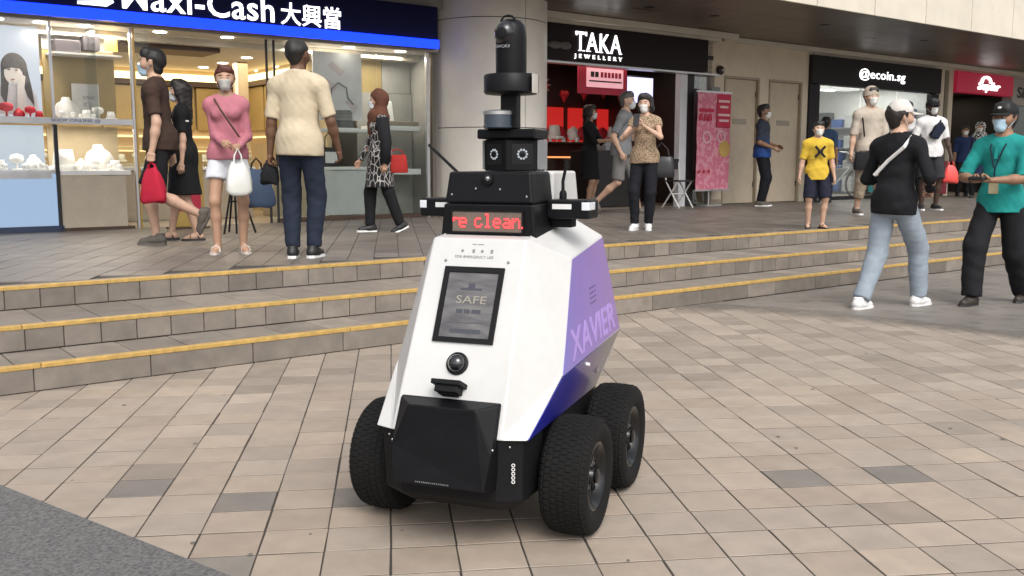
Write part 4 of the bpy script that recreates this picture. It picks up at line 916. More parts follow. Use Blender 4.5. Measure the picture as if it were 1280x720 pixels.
for i in range(10): bpz.add([(-bw+.0, .006*math.sin(i*1.3), .30+.17*i), (bw, .012*math.sin(i*.9+1), .30+.17*i), (bw, .012*math.sin((i+1)*.9+1), .30+.17*(i+1)), (-bw, .006*math.sin((i+1)*1.3), .30+.17*(i+1))], [(0, 1, 2, 3)])
bo = bpz.build('sheet', M_pink, bn); so = bo.modifiers.new('solid', 'SOLIDIFY'); so.thickness = .004; so.offset = 1
bpr = lambda nm, m, x0, x1, z0, z1: MB().box(x0, x1, -.022, -.016, z0, z1).build(nm, m, bn)
bpr('red_block', mat('banner red', (.5, .02, .06), .6, var=.2), .06, .42, 1.40, 1.98); bpr('red_title', mat('banner red', (.5, .02, .06), .6), -.40, -.03, 1.66, 1.72)
for z, w in ((1.86, .3), (1.76, .22), (1.62, .32), (1.52, .26)): MB().box(.24-w/2, .24+w/2, -.025, -.0225, z-.02, z+.02).build('print_line', mat('banner pale', (.75, .5, .5), .6), bn)
MB().lathe([(.15, 0), (.15, .003)], 24, Matrix.Rotation(R(90), 4, 'X')).build('yellow_disc', mat('banner yellow', (.55, .36, .10), .6), bn, (.28, -.016, 1.02))
for x, z in ((-.2, 1.22), (.18, 1.24)): MB().lathe([(.085, 0), (.11, 0), (.11, .002), (.085, .002)], 20, Matrix.Rotation(R(90), 4, 'X'), caps=False).build('ring_print', mat('banner pale', (.75, .5, .5), .6), bn, (x, -.017, z), (0, R(25), 0))
for x_, w_ in ((-.36, .10), (-.24, .08), (-.13, .12)): MB().prism([(-w_/2, 0), (w_/2, .02), (w_/2-.02, .14), (-w_/2+.01, .12)], -.004, 0).build('title_stroke', mat('banner red', (.5, .02, .06), .6), bn, (x_, -.017, 1.50))
for x in (-.38, -.25, -.12): MB().lathe([(.03, 0), (.03, .002)], 10, Matrix.Rotation(R(90), 4, 'X')).build('dot_print', M_redsign, bn, (x, -.017, .62))
MB().box(-bw-.02, bw+.02, -.012, .022, 2.0, 2.03).build('top_rail', M_steel, bn); MB().box(-bw-.02, bw+.02, -.012, .022, .27, .30).build('bottom_rail', M_steel, bn); MB().tube([(-.05, .04, .03), (-.05, .04, 2.06)], .012, 8).build('pole', M_steel, bn)
MB().box(-.25, .15, -.1, .15, 0, .03).build('base', M_steel, bn, bevel=.006); MB().box(-.12, .12, -.03, .03, 2.03, 2.10).build('clip', mat('grey clip', (.2, .2, .2), .5), bn, bevel=.01)

# ---- coin shop
ec = shop('gadget_shop', 'shop with wide glass window and charcoal sign left of the red shop', 'shop', 19, 11.95)
sb('back_wall', M_white2, ec, 16.6, 21.6, 15.4, 15.5, FL, 3.4); sb('side_wall', M_grey, ec, 16.62, 16.7, 12.1, 15.4, FL, 3.4); sb('side_wall', M_white2, ec, 21.5, 21.6, 12.1, 15.4, FL, 3.4)
sb('floor', M_ifloor, ec, 16.7, 21.5, 12.0, 15.4, FL-.002, FL+.004); sb('ceiling', M_white2, ec, 16.7, 21.5, 12.0, 15.4, 3.0, 3.1)
sb('frame_post', M_charc, ec, 16.605, 16.95, 11.86, 12.05, FL, 2.775, .006); sb('frame_post', M_charc, ec, 21.32, 21.5, 11.86, 12.05, FL, 2.775, .006)
for a, b in ((16.955, 18.5), (18.53, 19.9), (19.93, 21.31)): sb('window_glass', M_glass, ec, a, b, 11.95, 11.956, FL+.08, 2.775)
sb('sill', M_charc, ec, 16.955, 21.31, 11.9, 12.0, FL, FL+.075)
for z, n_ in ((2.97, 13.2), (2.97, 14.4)): sb('strip_light', glow('cool strip light', (1, .98, .93), 2.4), ec, 17.2, 21.2, n_, n_+.1, z, z+.025)
lamp_area(ec, 19.2, 13.2, 2.95, 4.0, 1.8, 75, (1, .96, .9))
for z in (1.2, 1.7, 2.2): sb('shelf', M_steel, ec, 16.9, 21.3, 15.0, 15.38, z, z+.03)
k = 0
for z in (1.23, 1.73):
    for i in range(9):
        c = [(.05, .12, .40), (.06, .30, .34), (.5, .5, .52), (.05, .05, .06), (.35, .33, .28)][(i*3+int(z*10)) % 5]
        o = sb('stock_box', mat('stock colour %d' % ((i*3+int(z*10)) % 5), c, .6), ec, 17.0+i*.46, 17.3+i*.46, 15.05, 15.3, z, z+.18+.1*((i*7) % 3), .006)
for z in (1.05, 1.55, 2.05): sb('shelf', M_steel, ec, 21.15, 21.495, 12.3, 15.0, z, z+.03)
for z in (.50, 1.08, 1.58, 2.08):
    for i in range(7):
        c = (i*3+int(z*10)) % 5; sb('stock_box', MATS['stock colour %d' % c], ec, 21.2, 21.46, 12.35+i*.37, 12.62+i*.37, z, z+.20+.09*((i*5+int(z*7)) % 3), .006)
sg3 = shop('shop_sign', 'charcoal shop sign with plain white lower case lettering', 'sign', 19, 11.8, 2.78)
sb('board', M_charc, sg3, 16.6, 21.5, 11.81, 12.05, 2.785, 3.34, .006); text('letters', '@ecoin.sg', M_letw, sg3, sl_(sg3, 18.22, 11.808, 2.92), UP, width=1.74, height=.25, ext=.01, spacing=1.08)
sb('bulkhead', M_cream, sg3, 16.6, 30, 11.92, 12.1, 3.345, 3.52)
# two electric bicycles in the window
def bike(s, n, turn, label, col):
    b = site('bicycle', label, 'bicycle', s, n, FL, 'bicycles parked by the coin shop window', turn)
    for x in (-.5, .5):
        w = MB()
        for q in range(24):
            pass
        ring = [(x+.3*math.cos(2*math.pi*q/28), 0, .31+.3*math.sin(2*math.pi*q/28)) for q in range(29)]
        wo_ = MB().tube(ring, .022, 8, caps=False).build('wheel', M_tyre, b)
        spk = MB()
        for q in range(12): spk.tube([(x, 0, .31), (x+.28*math.cos(2*math.pi*q/12), 0, .31+.28*math.sin(2*math.pi*q/12))], .003, 4)
        spk.build('spokes', M_steel, wo_)
    c = mat('bike paint '+label[:6], col, .35, coat=.4)
    MB().tube([(-.5, 0, .31), (-.12, 0, .30), (-.22, 0, .78)], .018).tube([(-.12, 0, .30), (.36, 0, .72), (-.2, 0, .70)], .02).tube([(-.5, 0, .31), (-.2, 0, .70)], .012).tube([(.5, 0, .31), (.34, 0, .80), (.31, 0, 1.0)], .018).build('frame', c, b)
    MB().tube([(.26, -.28, 1.02), (.32, -.1, 1.0), (.32, .1, 1.0), (.26, .28, 1.02)], .012).build('handlebar', M_steel, b); MB().box(-.36, -.08, -.07, .07, .78, .83).build('saddle', M_blkm, b, bevel=.02)
    MB().box(.36, .62, -.16, .16, .74, .98).build('basket', M_steel, b, bevel=.01)
bike(17.6, 12.55, .25, 'blue bicycle in the coin shop window behind the boy in yellow', (.05, .12, .42))
bike(18.7, 12.5, -.2, 'silver bicycle in the coin shop window behind the tall man', (.42, .43, .45))
MB_ = MB
# ---- pier and red shop
pr_ = shop('pier', 'cream pier with a dark glazed slot between the coin shop and the red shop', 'wall', 21.85, 11.9)
sb('pier_panel', M_wall, pr_, 21.6, 21.8, 11.9, 12.1, FL, 3.345); sb('pier_panel', M_wall, pr_, 22.0, 22.2, 11.9, 12.1, FL, 3.345); sb('slot', M_dark, pr_, 21.8, 22.0, 11.99, 12.05, FL, 3.345); sb('red_panel', M_redsign, pr_, 21.68, 22.12, 11.88, 11.898, FL+.05, 1.25, .004)
rd = shop('fashion_shop', 'dim shop interior under the crimson sign', 'shop', 23.6, 11.95)
sb('back_wall', M_brown, rd, 22.2, 25.0, 15, 15.1, FL, 3.4); sb('side_wall', M_blackw, rd, 22.2, 22.26, 12.1, 15, FL, 3.4); sb('side_wall', M_blackw, rd, 24.94, 25.0, 12.1, 15, FL, 3.4); sb('floor', M_ifloor, rd, 22.26, 24.94, 12.0, 15, FL-.002, FL+.004); sb('ceiling', M_brown, rd, 22.2, 25, 12.06, 15, 2.95, 3.05)
lamp_area(rd, 23.6, 13.6, 2.9, 1.6, 1.2, 7, (1, .8, .6))
for k in range(4): sb('shelf', M_tanwall, rd, 22.4, 24.8, 14.5, 14.98, .8+k*.5, .84+k*.5)
for k in range(12): sb('stock_box', mat('stock colour %d' % (k % 5), (.3, .2, .1), .6), rd, 22.5+(k % 4)*.55, 22.85+(k % 4)*.55, 14.55, 14.9, .845+(k//4)*.5, 1.1+(k//4)*.5)
sg4 = shop('shop_sign', 'crimson shop sign with white script lettering and round emblem', 'sign', 23.6, 11.8, 2.86)
sb('board', mat('crimson sign', (.42, .02, .055), .45, var=.06, emit=(.6, .02, .07), es=.12), sg4, 22.2, 24.95, 11.81, 12.05, 2.865, 3.34, .006)
text('letters', 'Supfar', M_letw, sg4, sl_(sg4, 23.15, 11.808, 2.90), UP, width=1.12, height=.25, ext=.01, shear=.25, bold=.03)
em = MB(); N = 18
for i in range(N): a0, a1 = math.pi*(-.1+1.2*i/N), math.pi*(-.1+1.2*(i+1)/N); em.prism([(.0+.26*math.cos(a0), .13*math.sin(a0)), (.26*math.cos(a1), .13*math.sin(a1)), (.15*math.cos(a1), .07*math.sin(a1)), (.15*math.cos(a0), .07*math.sin(a0))], -.012, .008)
em.build('emblem', M_letw, sg4, sl_(sg4, 23.55, 11.8, 3.16))
nx = shop('corner_shop', 'cream shop front with black lettering at the far right of the row', 'shop', 27.5, 11.9)
sb('fascia', mat('pale fascia', (.42, .38, .34), .55, var=.06), nx, 25.0, 31, 11.85, 12.1, 2.66, 3.34, .005); text('letters', 'Sin', M_blackw, nx, sl_(nx, 25.25, 11.848, 2.84), UP, width=.62, height=.28, ext=.008, bold=.02)
sb('post', M_grey, nx, 25.01, 25.2, 11.86, 12.1, FL, 2.655); sb('window_glass', M_glass, nx, 25.21, 31, 11.95, 11.956, FL, 2.655); sb('back_wall', M_grey, nx, 25.0, 31, 13.5, 13.6, FL, 3.3); sb('ceiling', M_grey, nx, 25.0, 31, 12.1, 13.5, 2.7, 2.75)
# building mass behind everything
um = shop('upper_storey', 'cream upper storey of the shopping block above the shop row', 'building', 10, 12.1, 3.6)
sb('wall', M_cream, um, -12, 40, 11.9, 12.1, 3.82, 5.5)
# ================================================================== PEOPLE: bodies and clothes grown as smooth fields, meshed with surface nets
class Field:
    def __init__(s, h, k=.02): s.h = h; s.k = k; s.pr = []; s.post = []
    def cone(s, a, b, ra, rb=None, ky=1., k=None, flat=False): s.pr.append((np.array(a, float), np.array(b, float), ra, ra if rb is None else rb, ky, k, flat)); return s
    def ball(s, c, r, ky=1., k=None): return s.cone(c, (c[0], c[1], c[2]+1e-4), r, r, ky, k)
    def mesh(s, fold=0., seed=0):
        h = s.h; lo = np.min([np.minimum(p[0], p[1])-max(p[2], p[3]) for p in s.pr], 0)-.05; hi = np.max([np.maximum(p[0], p[1])+max(p[2], p[3]) for p in s.pr], 0)+.05
        n = np.ceil((hi-lo)/h).astype(int)+1
        ax = [lo[i]+h*np.arange(n[i]) for i in range(3)]
        D = np.full(n, .2, np.float32)
        for a, b, ra, rb, ky, kk, flat in s.pr:
            m = max(ra, rb)+.07
            i0 = np.maximum(0, np.floor((np.minimum(a, b)-m-lo)/h).astype(int)); i1 = np.minimum(n, np.ceil((np.maximum(a, b)+m-lo)/h).astype(int)+1)
            X, Y, Z = np.meshgrid(*[ax[i][i0[i]:i1[i]].astype(np.float32) for i in range(3)], indexing='ij')
            d = b-a; L2 = float(d@d); px, py, pz = X-a[0], Y-a[1], Z-a[2]
            t = np.clip((px*d[0]+py*d[1]+pz*d[2])/max(L2, 1e-9), 0, 1)
            qx, qy, qz = px-t*d[0], (py-t*d[1])*ky, pz-t*d[2]
            dist = np.sqrt(qx*qx+qy*qy+qz*qz)-(ra+(rb-ra)*t)
            if flat:
                L = math.sqrt(L2); u = d/L; dist = np.maximum(dist, (px*u[0]+py*u[1]+pz*u[2])-L)
            sub = D[i0[0]:i1[0], i0[1]:i1[1], i0[2]:i1[2]]; k = s.k if kk is None else kk
            hh = np.maximum(k-np.abs(sub-dist), 0)/k
            D[i0[0]:i1[0], i0[1]:i1[1], i0[2]:i1[2]] = np.minimum(sub, dist)-hh*hh*k*.25
        X, Y, Z = np.meshgrid(*[q.astype(np.float32) for q in ax], indexing='ij')
        if fold > 0:
            r = np.random.default_rng(seed); w = np.zeros_like(D)
            for f_ in (20, 33, 52, 80, 120):
                v = r.normal(size=3); v /= np.linalg.norm(v); v[2] *= 1.2; v2 = r.normal(size=3)*9
                w += np.sin(f_*(v[0]*X+v[1]*Y+v[2]*Z)+2.2*np.sin(v2[0]*X+v2[1]*Y+v2[2]*Z)+r.uniform(0, 6))*(22/f_)**.6
            D = D+fold*w*.5
        for fn in s.post: D = np.maximum(D, fn(X, Y, Z))
        return nets(D, lo, h)
def nets(D, lo, h):
    n = D.shape; ins = D < 0
    c = np.zeros((n[0]-1, n[1]-1, n[2]-1), np.int8)
    for dx in (0, 1):
        for dy in (0, 1):
            for dz in (0, 1): c += ins[dx:n[0]-1+dx, dy:n[1]-1+dy, dz:n[2]-1+dz]
    act = (c > 0) & (c < 8); idx = -np.ones(c.shape, np.int64); I = np.argwhere(act); idx[act] = np.arange(len(I))
    acc = np.zeros((len(I), 3)); cnt = np.zeros(len(I)); off = [(x, y, z) for x in (0, 1) for y in (0, 1) for z in (0, 1)]
    g = {o: D[I[:, 0]+o[0], I[:, 1]+o[1], I[:, 2]+o[2]] for o in off}
    for o in off:
        for a in range(3):
            if o[a] == 0:
                o2 = list(o); o2[a] = 1; o2 = tuple(o2); d0, d1 = g[o], g[o2]; m = (d0 < 0) != (d1 < 0)
                t = np.where(m, d0/np.where(d0 == d1, 1, d0-d1), 0); p = np.array(o, float)[None]+np.eye(3)[a][None]*t[:, None]
                acc[m] += p[m]; cnt[m] += 1
    V = (I+acc/cnt[:, None])*h+lo; Q = []
    for a in range(3):
        b, c_ = (a+1) % 3, (a+2) % 3
        s0 = [slice(None)]*3; s1 = [slice(None)]*3; s0[a] = slice(0, -1); s1[a] = slice(1, None)
        x = ins[tuple(s0)] != ins[tuple(s1)]; E = np.argwhere(x); E = E[(E[:, b] > 0) & (E[:, c_] > 0) & (E[:, b] < n[b]-1) & (E[:, c_] < n[c_]-1)]
        fl = ins[tuple(s0)][E[:, 0], E[:, 1], E[:, 2]]
        def cell(db, dc): e = E.copy(); e[:, b] -= db; e[:, c_] -= dc; return idx[e[:, 0], e[:, 1], e[:, 2]]
        q = np.stack([cell(1, 1), cell(0, 1), cell(0, 0), cell(1, 0)], 1); q[~fl] = q[~fl][:, ::-1]; Q.append(q[(q >= 0).all(1)])
    return V, np.concatenate(Q)
def to_mesh(name, parts, m):
    V = np.concatenate([p[0] for p in parts]); k = 0; Q = []
    for v, q in parts: Q.append(q+k); k += len(v)
    Q = np.concatenate(Q); me = bpy.data.meshes.new(name)
    me.vertices.add(len(V)); me.vertices.foreach_set('co', V.astype(np.float32).ravel()); me.loops.add(Q.size); me.loops.foreach_set('vertex_index', Q.astype(np.int32).ravel())
    me.polygons.add(len(Q)); me.polygons.foreach_set('loop_start', np.arange(0, Q.size, 4, dtype=np.int32)); me.polygons.foreach_set('loop_total', np.full(len(Q), 4, np.int32)); me.polygons.foreach_set('use_smooth', np.ones(len(Q), bool))
    me.update(); me.validate(); me.materials.append(m); return me
def ik(a, t, l1, l2, pole):
    a, t = np.array(a, float), np.array(t, float); d = t-a; L = np.linalg.norm(d); M_ = (l1+l2)*.998
    if L > M_: t = a+d/L*M_; d = t-a; L = M_
    u = d/L; x = (l1*l1-l2*l2+L*L)/(2*L); hgt = math.sqrt(max(0, l1*l1-x*x)); p = np.array(pole, float); p = p-u*(p@u); p /= np.linalg.norm(p)+1e-9
    return a+u*x+p*hgt, t
HANDS = {}
def hand(kind):                                              # left hand, wrist at origin, fingers along -z, palm facing -x ... thumb towards -y (front)
    if kind in HANDS: return HANDS[kind]
    f = Field(.0046, .008); curl = dict(relax=(25, 30, 20), grip=(70, 80, 50), hold=(45, 55, 30))[kind]
    f.cone((0, -.004, .012), (0, -.004, -.02), .024, .024, .85); f.cone((0, -.018, -.028), (0, -.022, -.078), .0155, .0135, .9, .016); f.cone((0, 0, -.028), (0, 0, -.082), .0155, .0135, .9, .016); f.cone((0, .018, -.028), (0, .021, -.076), .0145, .0125, .9, .016)
    for k, (y, L, r) in enumerate(((-.028, .070, .0086), (-.009, .078, .0088), (.010, .072, .0084), (.027, .056, .0076))):
        p = np.array([0, y, -.082+.004*abs(k-1)]); ang = 0; cr = 1+.12*k
        for j, fr in enumerate((.45, .31, .26)):
            ang += R(curl[j])*cr; d = np.array([-math.sin(ang), .03*(k-1.5), -math.cos(ang)]); q = p+d*L*fr
            f.cone(p, q, r*(1-.1*j), r*(1-.1*(j+1)), k=.004); p = q
    th = [(-.002, -.026, -.022), (-.016, -.046, -.046), (-.027, -.050, -.072), (-.036, -.042, -.09)]
    if kind != 'relax': th = [(-.002, -.026, -.022), (-.022, -.042, -.05), (-.042, -.036, -.066), (-.052, -.018, -.074)]
    for a, b, r0, r1 in zip(th[:-1], th[1:], (.0135, .0105, .0092), (.0105, .0092, .0078)): f.cone(a, b, r0, r1, k=.008)
    HANDS[kind] = f.mesh(); return HANDS[kind]
def basis(d, front):
    z = -np.array(d, float); z /= np.linalg.norm(z); y = -np.array(front, float); y = y-z*(y@z); y /= np.linalg.norm(y)+1e-9; x = np.cross(y, z); return np.stack([x, y, z], 1)
SKIN = {}
def skin(tone):
    c = dict(light=(.52, .33, .235), mid=(.42, .25, .165), tan=(.30, .165, .10), brown=(.145, .075, .045), dark=(.06, .034, .024))[tone]
    return mat('skin '+tone, c, .5, var=.08, scale=14, bump=.12, bscale=180, spec=.35)
M_mask = {c: mat('mask '+c, v, .75, var=.05, bump=.2, bscale=90) for c, v in dict(blue=(.42, .58, .70), white=(.74, .73, .71), pale=(.60, .62, .62), grey=(.46, .45, .43)).items()}
M_eyew, M_iris, M_hairb = mat('eye white', (.7, .68, .65), .3, var=0), mat('iris', (.02, .013, .01), .2, var=0), mat('brow hair', (.02, .015, .012), .7, var=.1)
def person(label, x, y, z, H, face, tone='light', build=1., fem=False, hip=.93, lean=(0, 0), fl=(.10, .0, 0, 0), fr=(-.10, .0, 0, 0), hl=(.235, -.05, .80), hr=(-.235, -.05, .80), el=(.2, .6, -.3), er=None,
           head=(0, 0), hair=('short', (.015, .012, .011)), mask='white', top=None, legs=None, shoe=None, cap=None, h=.0125, hk=('relax', 'relax'), tw=0., arm=1., group=None, extra=None, hdir=(None, None)):
    """local frame: faces -y, its left is +x; lengths for 1.75 m, scaled by H. top=(kind, material, sleeve 0-2, hem height); legs=(kind, material, length, loose)."""
    sc = H/1.75; er = er or (-el[0], el[1], el[2]); B = build
    root = thing('person', label, 'person', (x, y, z), R(face), group)
    hp = np.array([lean[0]*.15, 0, hip]); ch = np.array([lean[0], -lean[1], hip+.50]); up_ = (ch-hp)/np.linalg.norm(ch-hp)
    ct, st = math.cos(R(tw)), math.sin(R(tw)); rot = lambda v: np.array([v[0]*ct-v[1]*st, v[0]*st+v[1]*ct, v[2]])
    sw = (.155 if fem else .178)*(1+(B-1)*.5)
    sL, sR = ch+rot((sw, .01, -.052)), ch+rot((-sw, .01, -.052))
    neck = ch+np.array([0, .012, .03]); hc = neck+np.array([0, -.022-lean[1]*.2, .165]); hd_yaw, hd_pit = head
    hl = np.array(hl, float); hr = np.array(hr, float)
    eL, wL = ik(sL, hl, .285*arm, .255*arm, el); eR, wR = ik(sR, hr, .285*arm, .255*arm, er)
    hipL, hipR = hp+np.array([.088, 0, -.02]), hp+np.array([-.088, 0, -.02])
    def foot(f): return np.array([f[0], f[1], f[2]+.075])
    aL, aR = foot(fl), foot(fr)
    pf = lambda f: np.array([math.sin(R(f[3]))*1., -math.cos(R(f[3])), 0.])
    kL, aL = ik(hipL, aL, .425, .425, pf(fl)+np.array([.1, 0, 0])); kR, aR = ik(hipR, aR, .425, .425, pf(fr)+np.array([-.1, 0, 0]))
    RH = np.array(Euler((R(hd_pit), 0, R(hd_yaw))).to_matrix()); HP = lambda p: hc+RH @ np.array(p, float)
    mid = lambda a, b, t: np.array(a)+(np.array(b)-np.array(a))*t
    def torso(f, o=0., low=True):
        f.cone(hp+np.array([-.065, .005, .01]), hp+np.array([.065, .005, .01]), .105*B+o+(.012 if fem else 0), None, 1.12, .05)
        f.cone(hp+up_*.08, hp+up_*.22, .122*B+o-(.006 if fem else 0), .118*B+o-(.008 if fem else 0), 1.28, .06)
        f.cone(hp+up_*.20, ch-up_*.10, .12*B+o-(.01 if fem else 0), .142*B+o-(.014 if fem else 0), 1.36, .06)
        f.cone(mid(sR, ch-up_*.06, .3), mid(sL, ch-up_*.06, .3), .082+o*.8, None, 1.25, .05)
        for s_ in (sL, sR): f.cone(mid(s_, ch, .1), neck+np.array([0, .008, .0]), .052+o*.7-(.006 if fem else 0), .058+o*.3, 1.05, .05)
        if B > 1.08: f.ball(hp+up_*.14+np.array([0, -.06, 0]), .10*B+o, 1., .06)
        if fem:
            for s_ in (-1, 1): f.ball(ch+rot((s_*.068, -.068, -.125)), .055+o*.6, 1., .04)
    f = Field(h, .025); torso(f)
    f.cone(neck-np.array([0, 0, .04]), hc+np.array([0, .012, -.06]), .056-(.008 if fem else 0), .052-(.008 if fem else 0), 1., .03)
    for s_, e_, w_ in ((sL, eL, wL), (sR, eR, wR)):
        f.ball(s_, .056-(.01 if fem else 0), k=.04); f.cone(s_, e_, .047-(.008 if fem else 0), .038-(.006 if fem else 0)); f.cone(e_, mid(e_, w_, .35), .038-(.006 if fem else 0), .039-(.007 if fem else 0)); f.cone(mid(e_, w_, .3), w_, .038-(.007 if fem else 0), .025-(.003 if fem else 0))
    for hp_, k_, a_, ff in ((hipL, kL, aL, fl), (hipR, kR, aR, fr)):
        f.cone(hp_, k_, .083*B, .053, 1., .04); f.ball(k_, .05); f.cone(k_, mid(k_, a_, .35)+np.array([0, .012, 0]), .047, .053*(.95 if fem else 1)); f.cone(mid(k_, a_, .35)+np.array([0, .012, 0]), a_, .052*(.95 if fem else 1), .034)
        d = pf(ff); tilt = ff[4] if len(ff) > 4 else 0; d = np.array([d[0]*math.cos(R(tilt)), d[1]*math.cos(R(tilt)), -math.sin(R(tilt))]); up2 = np.array([0, 0, 1.])-d*d[2]; up2 /= np.linalg.norm(up2)
        f.cone(a_-up2*.03-d*.035, a_-up2*.035+d*.06, .036, .034); f.cone(a_-up2*.035+d*.05, a_-up2*.05+d*.122, .034, .022)
    hh = min(h, .0085)
    g = Field(hh, .02)                                        # head with brow, nose, mouth, ears
    g.cone(HP((0, .012, .028)), HP((0, .03, .03)), .086, .084, 1., .03); g.cone(HP((0, -.03, -.015)), HP((0, -.045, -.075)), .062, .040, 1., .035); g.cone(HP((0, .0, .0)), HP((0, .03, .0)), .077, .07)
    g.cone(HP((-.025, -.066, .012)), HP((.025, -.066, .012)), .018, None, 1., .015); g.cone(HP((0, -.084, .0)), HP((0, -.102, -.03)), .008, .013, 1., .012); g.cone(HP((-.018, -.079, -.062)), HP((.018, -.079, -.062)), .009, None, 1., .01)
    g.ball(HP((0, -.075, -.098)), .02, 1., .02)
    for s_ in (-1, 1): g.cone(HP((s_*.082, .012, -.02)), HP((s_*.084, .016, .012)), .011, .014, .8, .01); g.ball(HP((s_*.045, -.052, -.025)), .026, 1., .03)
    g.cone(HP((0, .02, -.05)), neck+np.array([0, 0, -.02]), .05-(.007 if fem else 0), .054-(.008 if fem else 0), 1., .03)
    parts = [f.mesh(), g.mesh()]
    for w_, e_, kd, fr_, mir, hdv in ((wL, eL, hk[0], (0, -1, 0), 1, hdir[0]), (wR, eR, hk[1], (0, -1, 0), -1, hdir[1])):
        v, q = hand(kd); v = v*(.95 if not fem else .88)
        if mir < 0: v = v*np.array([-1, 1, 1]); q = q[:, ::-1]
        d = np.array(hdv, float) if hdv is not None else (w_-e_); fv = np.array(fr_, float); 
        if abs((d/np.linalg.norm(d))@fv) > .8: fv = np.array([-mir*.5, 0, 1.])
        parts.append((v @ basis(d, fv).T+w_, q))
    parts = [(v*sc, q) for v, q in parts]
    body = link('body', to_mesh('body', parts, skin(tone)), root)
    seed = int(abs(x*1000+y*77)) % 9999
    def part(name, fld, m, fold=0., par=None):
        v, q = fld.mesh(fold, seed+len(name)); return link(name, to_mesh(name, [(v*sc, q)], m), par or root)
    # eyes and brows
    for s_ in (-1, 1):
        e_ = link('eye', MB().ball((0, 0, 0), (.0135*sc, .008*sc, .0075*sc), 10, 6).mesh('eye', M_eyew, True), root, HP((s_*.033, -.080, .004))*sc, Euler((R(hd_pit), 0, R(hd_yaw))))
        link('iris', MB().ball((0, 0, 0), (.0068*sc, .004*sc, .0066*sc), 8, 5).mesh('iris', M_iris, True), e_, (0, -.0058*sc, 0))
    # eyebrow and hair
    hm = mat('hair %.3f %.3f' % hair[1][:2], hair[1], .55, var=.35, scale=40, bump=.6, bscale=120)
    if hair[0] not in ('bald', 'hijab'):
        for s_ in (-1, 1):
            b = MB(); b.tube([HP((s_*.015, -.0865, .022))*sc, HP((s_*.034, -.085, .027))*sc, HP((s_*.052, -.073, .023))*sc], .004*sc, 6); b.build('eyebrow', hm, root)
        f = Field(.0095, .03)
        f.cone(HP((0, .012, .036)), HP((0, .034, .034)), .096, .093, 1., .03); 
        if hair[0] != 'crop': f.cone(HP((0, .04, .02)), HP((0, .045, -.05)), .078, .06); f.cone(HP((-.03, -.045, .095)), HP((.04, -.045, .09)), .034, None, 1., .03)
        else: f.cone(HP((0, .04, .02)), HP((0, .04, -.03)), .074, .06)
        if hair[0] == 'crop': pass
        if hair[0] in ('bob', 'long'):
            L = .13 if hair[0] == 'bob' else .34
            f.cone(HP((-.062, .02, 0)), HP((-.068, .03, -L*.6)), .045, .04); f.cone(HP((.062, .02, 0)), HP((.068, .03, -L*.6)), .045, .04); f.cone(HP((0, .06, 0)), HP((0, .075, -L)), .075, .05)
            f.cone(HP((-.06, -.03, .06)), HP((-.082, -.02, -.04)), .03, .026); f.cone(HP((.06, -.03, .06)), HP((.082, -.02, -.04)), .03, .026)
        if hair[0] == 'bun': f.ball(HP((0, .12, .05)), .05)
        cutz = .058 if hair[0] != 'crop' else .062
        def facecut(X, Y, Z):
            q = np.stack([X-hc[0], Y-hc[1], Z-hc[2]], -1) @ RH; fx, fy, fz = q[..., 0], q[..., 1], q[..., 2]
            # carve the face opening and trim above the ears
            d1 = np.minimum(-(fy+.028), cutz-fz+.10*0); op = np.minimum(-fy-.022, cutz-.25*np.abs(fx)-fz)
            w = op if hair[0] in ('bob', 'long') else np.maximum(op, np.minimum(np.minimum(-fy+.032, -.012-fz), 1))
            if hair[0] in ('bob', 'long'): w = np.minimum(w, .066-np.abs(fx))
            return w
        f.post.append(facecut); part('hair', f, hm, .0065)
    if mask:
        f = Field(.0075, .02); f.cone(HP((0, -.046, -.028)), HP((0, -.056, -.078)), .066, .046, 1., .03); f.cone(HP((0, -.092, -.028)), HP((0, -.092, -.07)), .022, .018, 1., .03)
        def mc(X, Y, Z):
            q = np.stack([X-hc[0], Y-hc[1], Z-hc[2]], -1) @ RH; return np.maximum(np.maximum(q[..., 2]+.012-.25*np.abs(q[..., 0])*0, q[..., 1]+.028), -q[..., 2]-.118)
        f.post.append(mc); mo = part('mask', f, M_mask[mask])
        for s_ in (-1, 1): MB().tube([HP((s_*.062, -.035, -.03))*sc, HP((s_*.084, .0, -.012))*sc, HP((s_*.088, .024, -.012))*sc], .0022*sc, 5).tube([HP((s_*.058, -.035, -.085))*sc, HP((s_*.084, .0, -.03))*sc, HP((s_*.088, .024, -.02))*sc], .0022*sc, 5).build('mask_strap', M_mask[mask], root)
    # top
    if top:
        kind, tm, slv, hem = top[:4]; f = Field(h, .03); torso(f, .016)
        lo = .016
        f.cone(hp+np.array([0, .03, -.03]), hp+np.array([0, .03, .04]), .11*B+.016, None, 1., .06)
        if hem < hip-.02:
            f.cone(hp+np.array([0, 0, .05]), np.array([hp[0], 0, hem+.02]), .145*B, .15*B+(.06 if kind == 'dress' else .0), 1.15, .06)
            f.cone(hp+np.array([-.05, 0, .0]), np.array([hp[0]-.05, 0, hem]), .115*B, .125*B, 1.05, .06); f.cone(hp+np.array([.05, 0, .0]), np.array([hp[0]+.05, 0, hem]), .115*B, .125*B, 1.05, .06)
        for s_, e_, w_ in ((sL, eL, wL), (sR, eR, wR)):
            r0 = .057-(.009 if fem else 0)
            f.ball(s_, r0+.004, k=.05)
            if slv >= 1.5: f.cone(s_, e_, r0-.005, .049-(.005 if fem else 0), 1., .03); f.cone(e_, mid(e_, w_, .97), .048-(.005 if fem else 0), .035, flat=True)
            elif slv > 0: f.cone(s_, mid(s_, e_, slv), r0+.004, .06-(.008 if fem else 0), 1., .03, True)
        nr = .075 if kind != 'vneck' else .085
        f.post.append(lambda X, Y, Z: hem+.004*np.sin(9*X)-Z); nk = neck
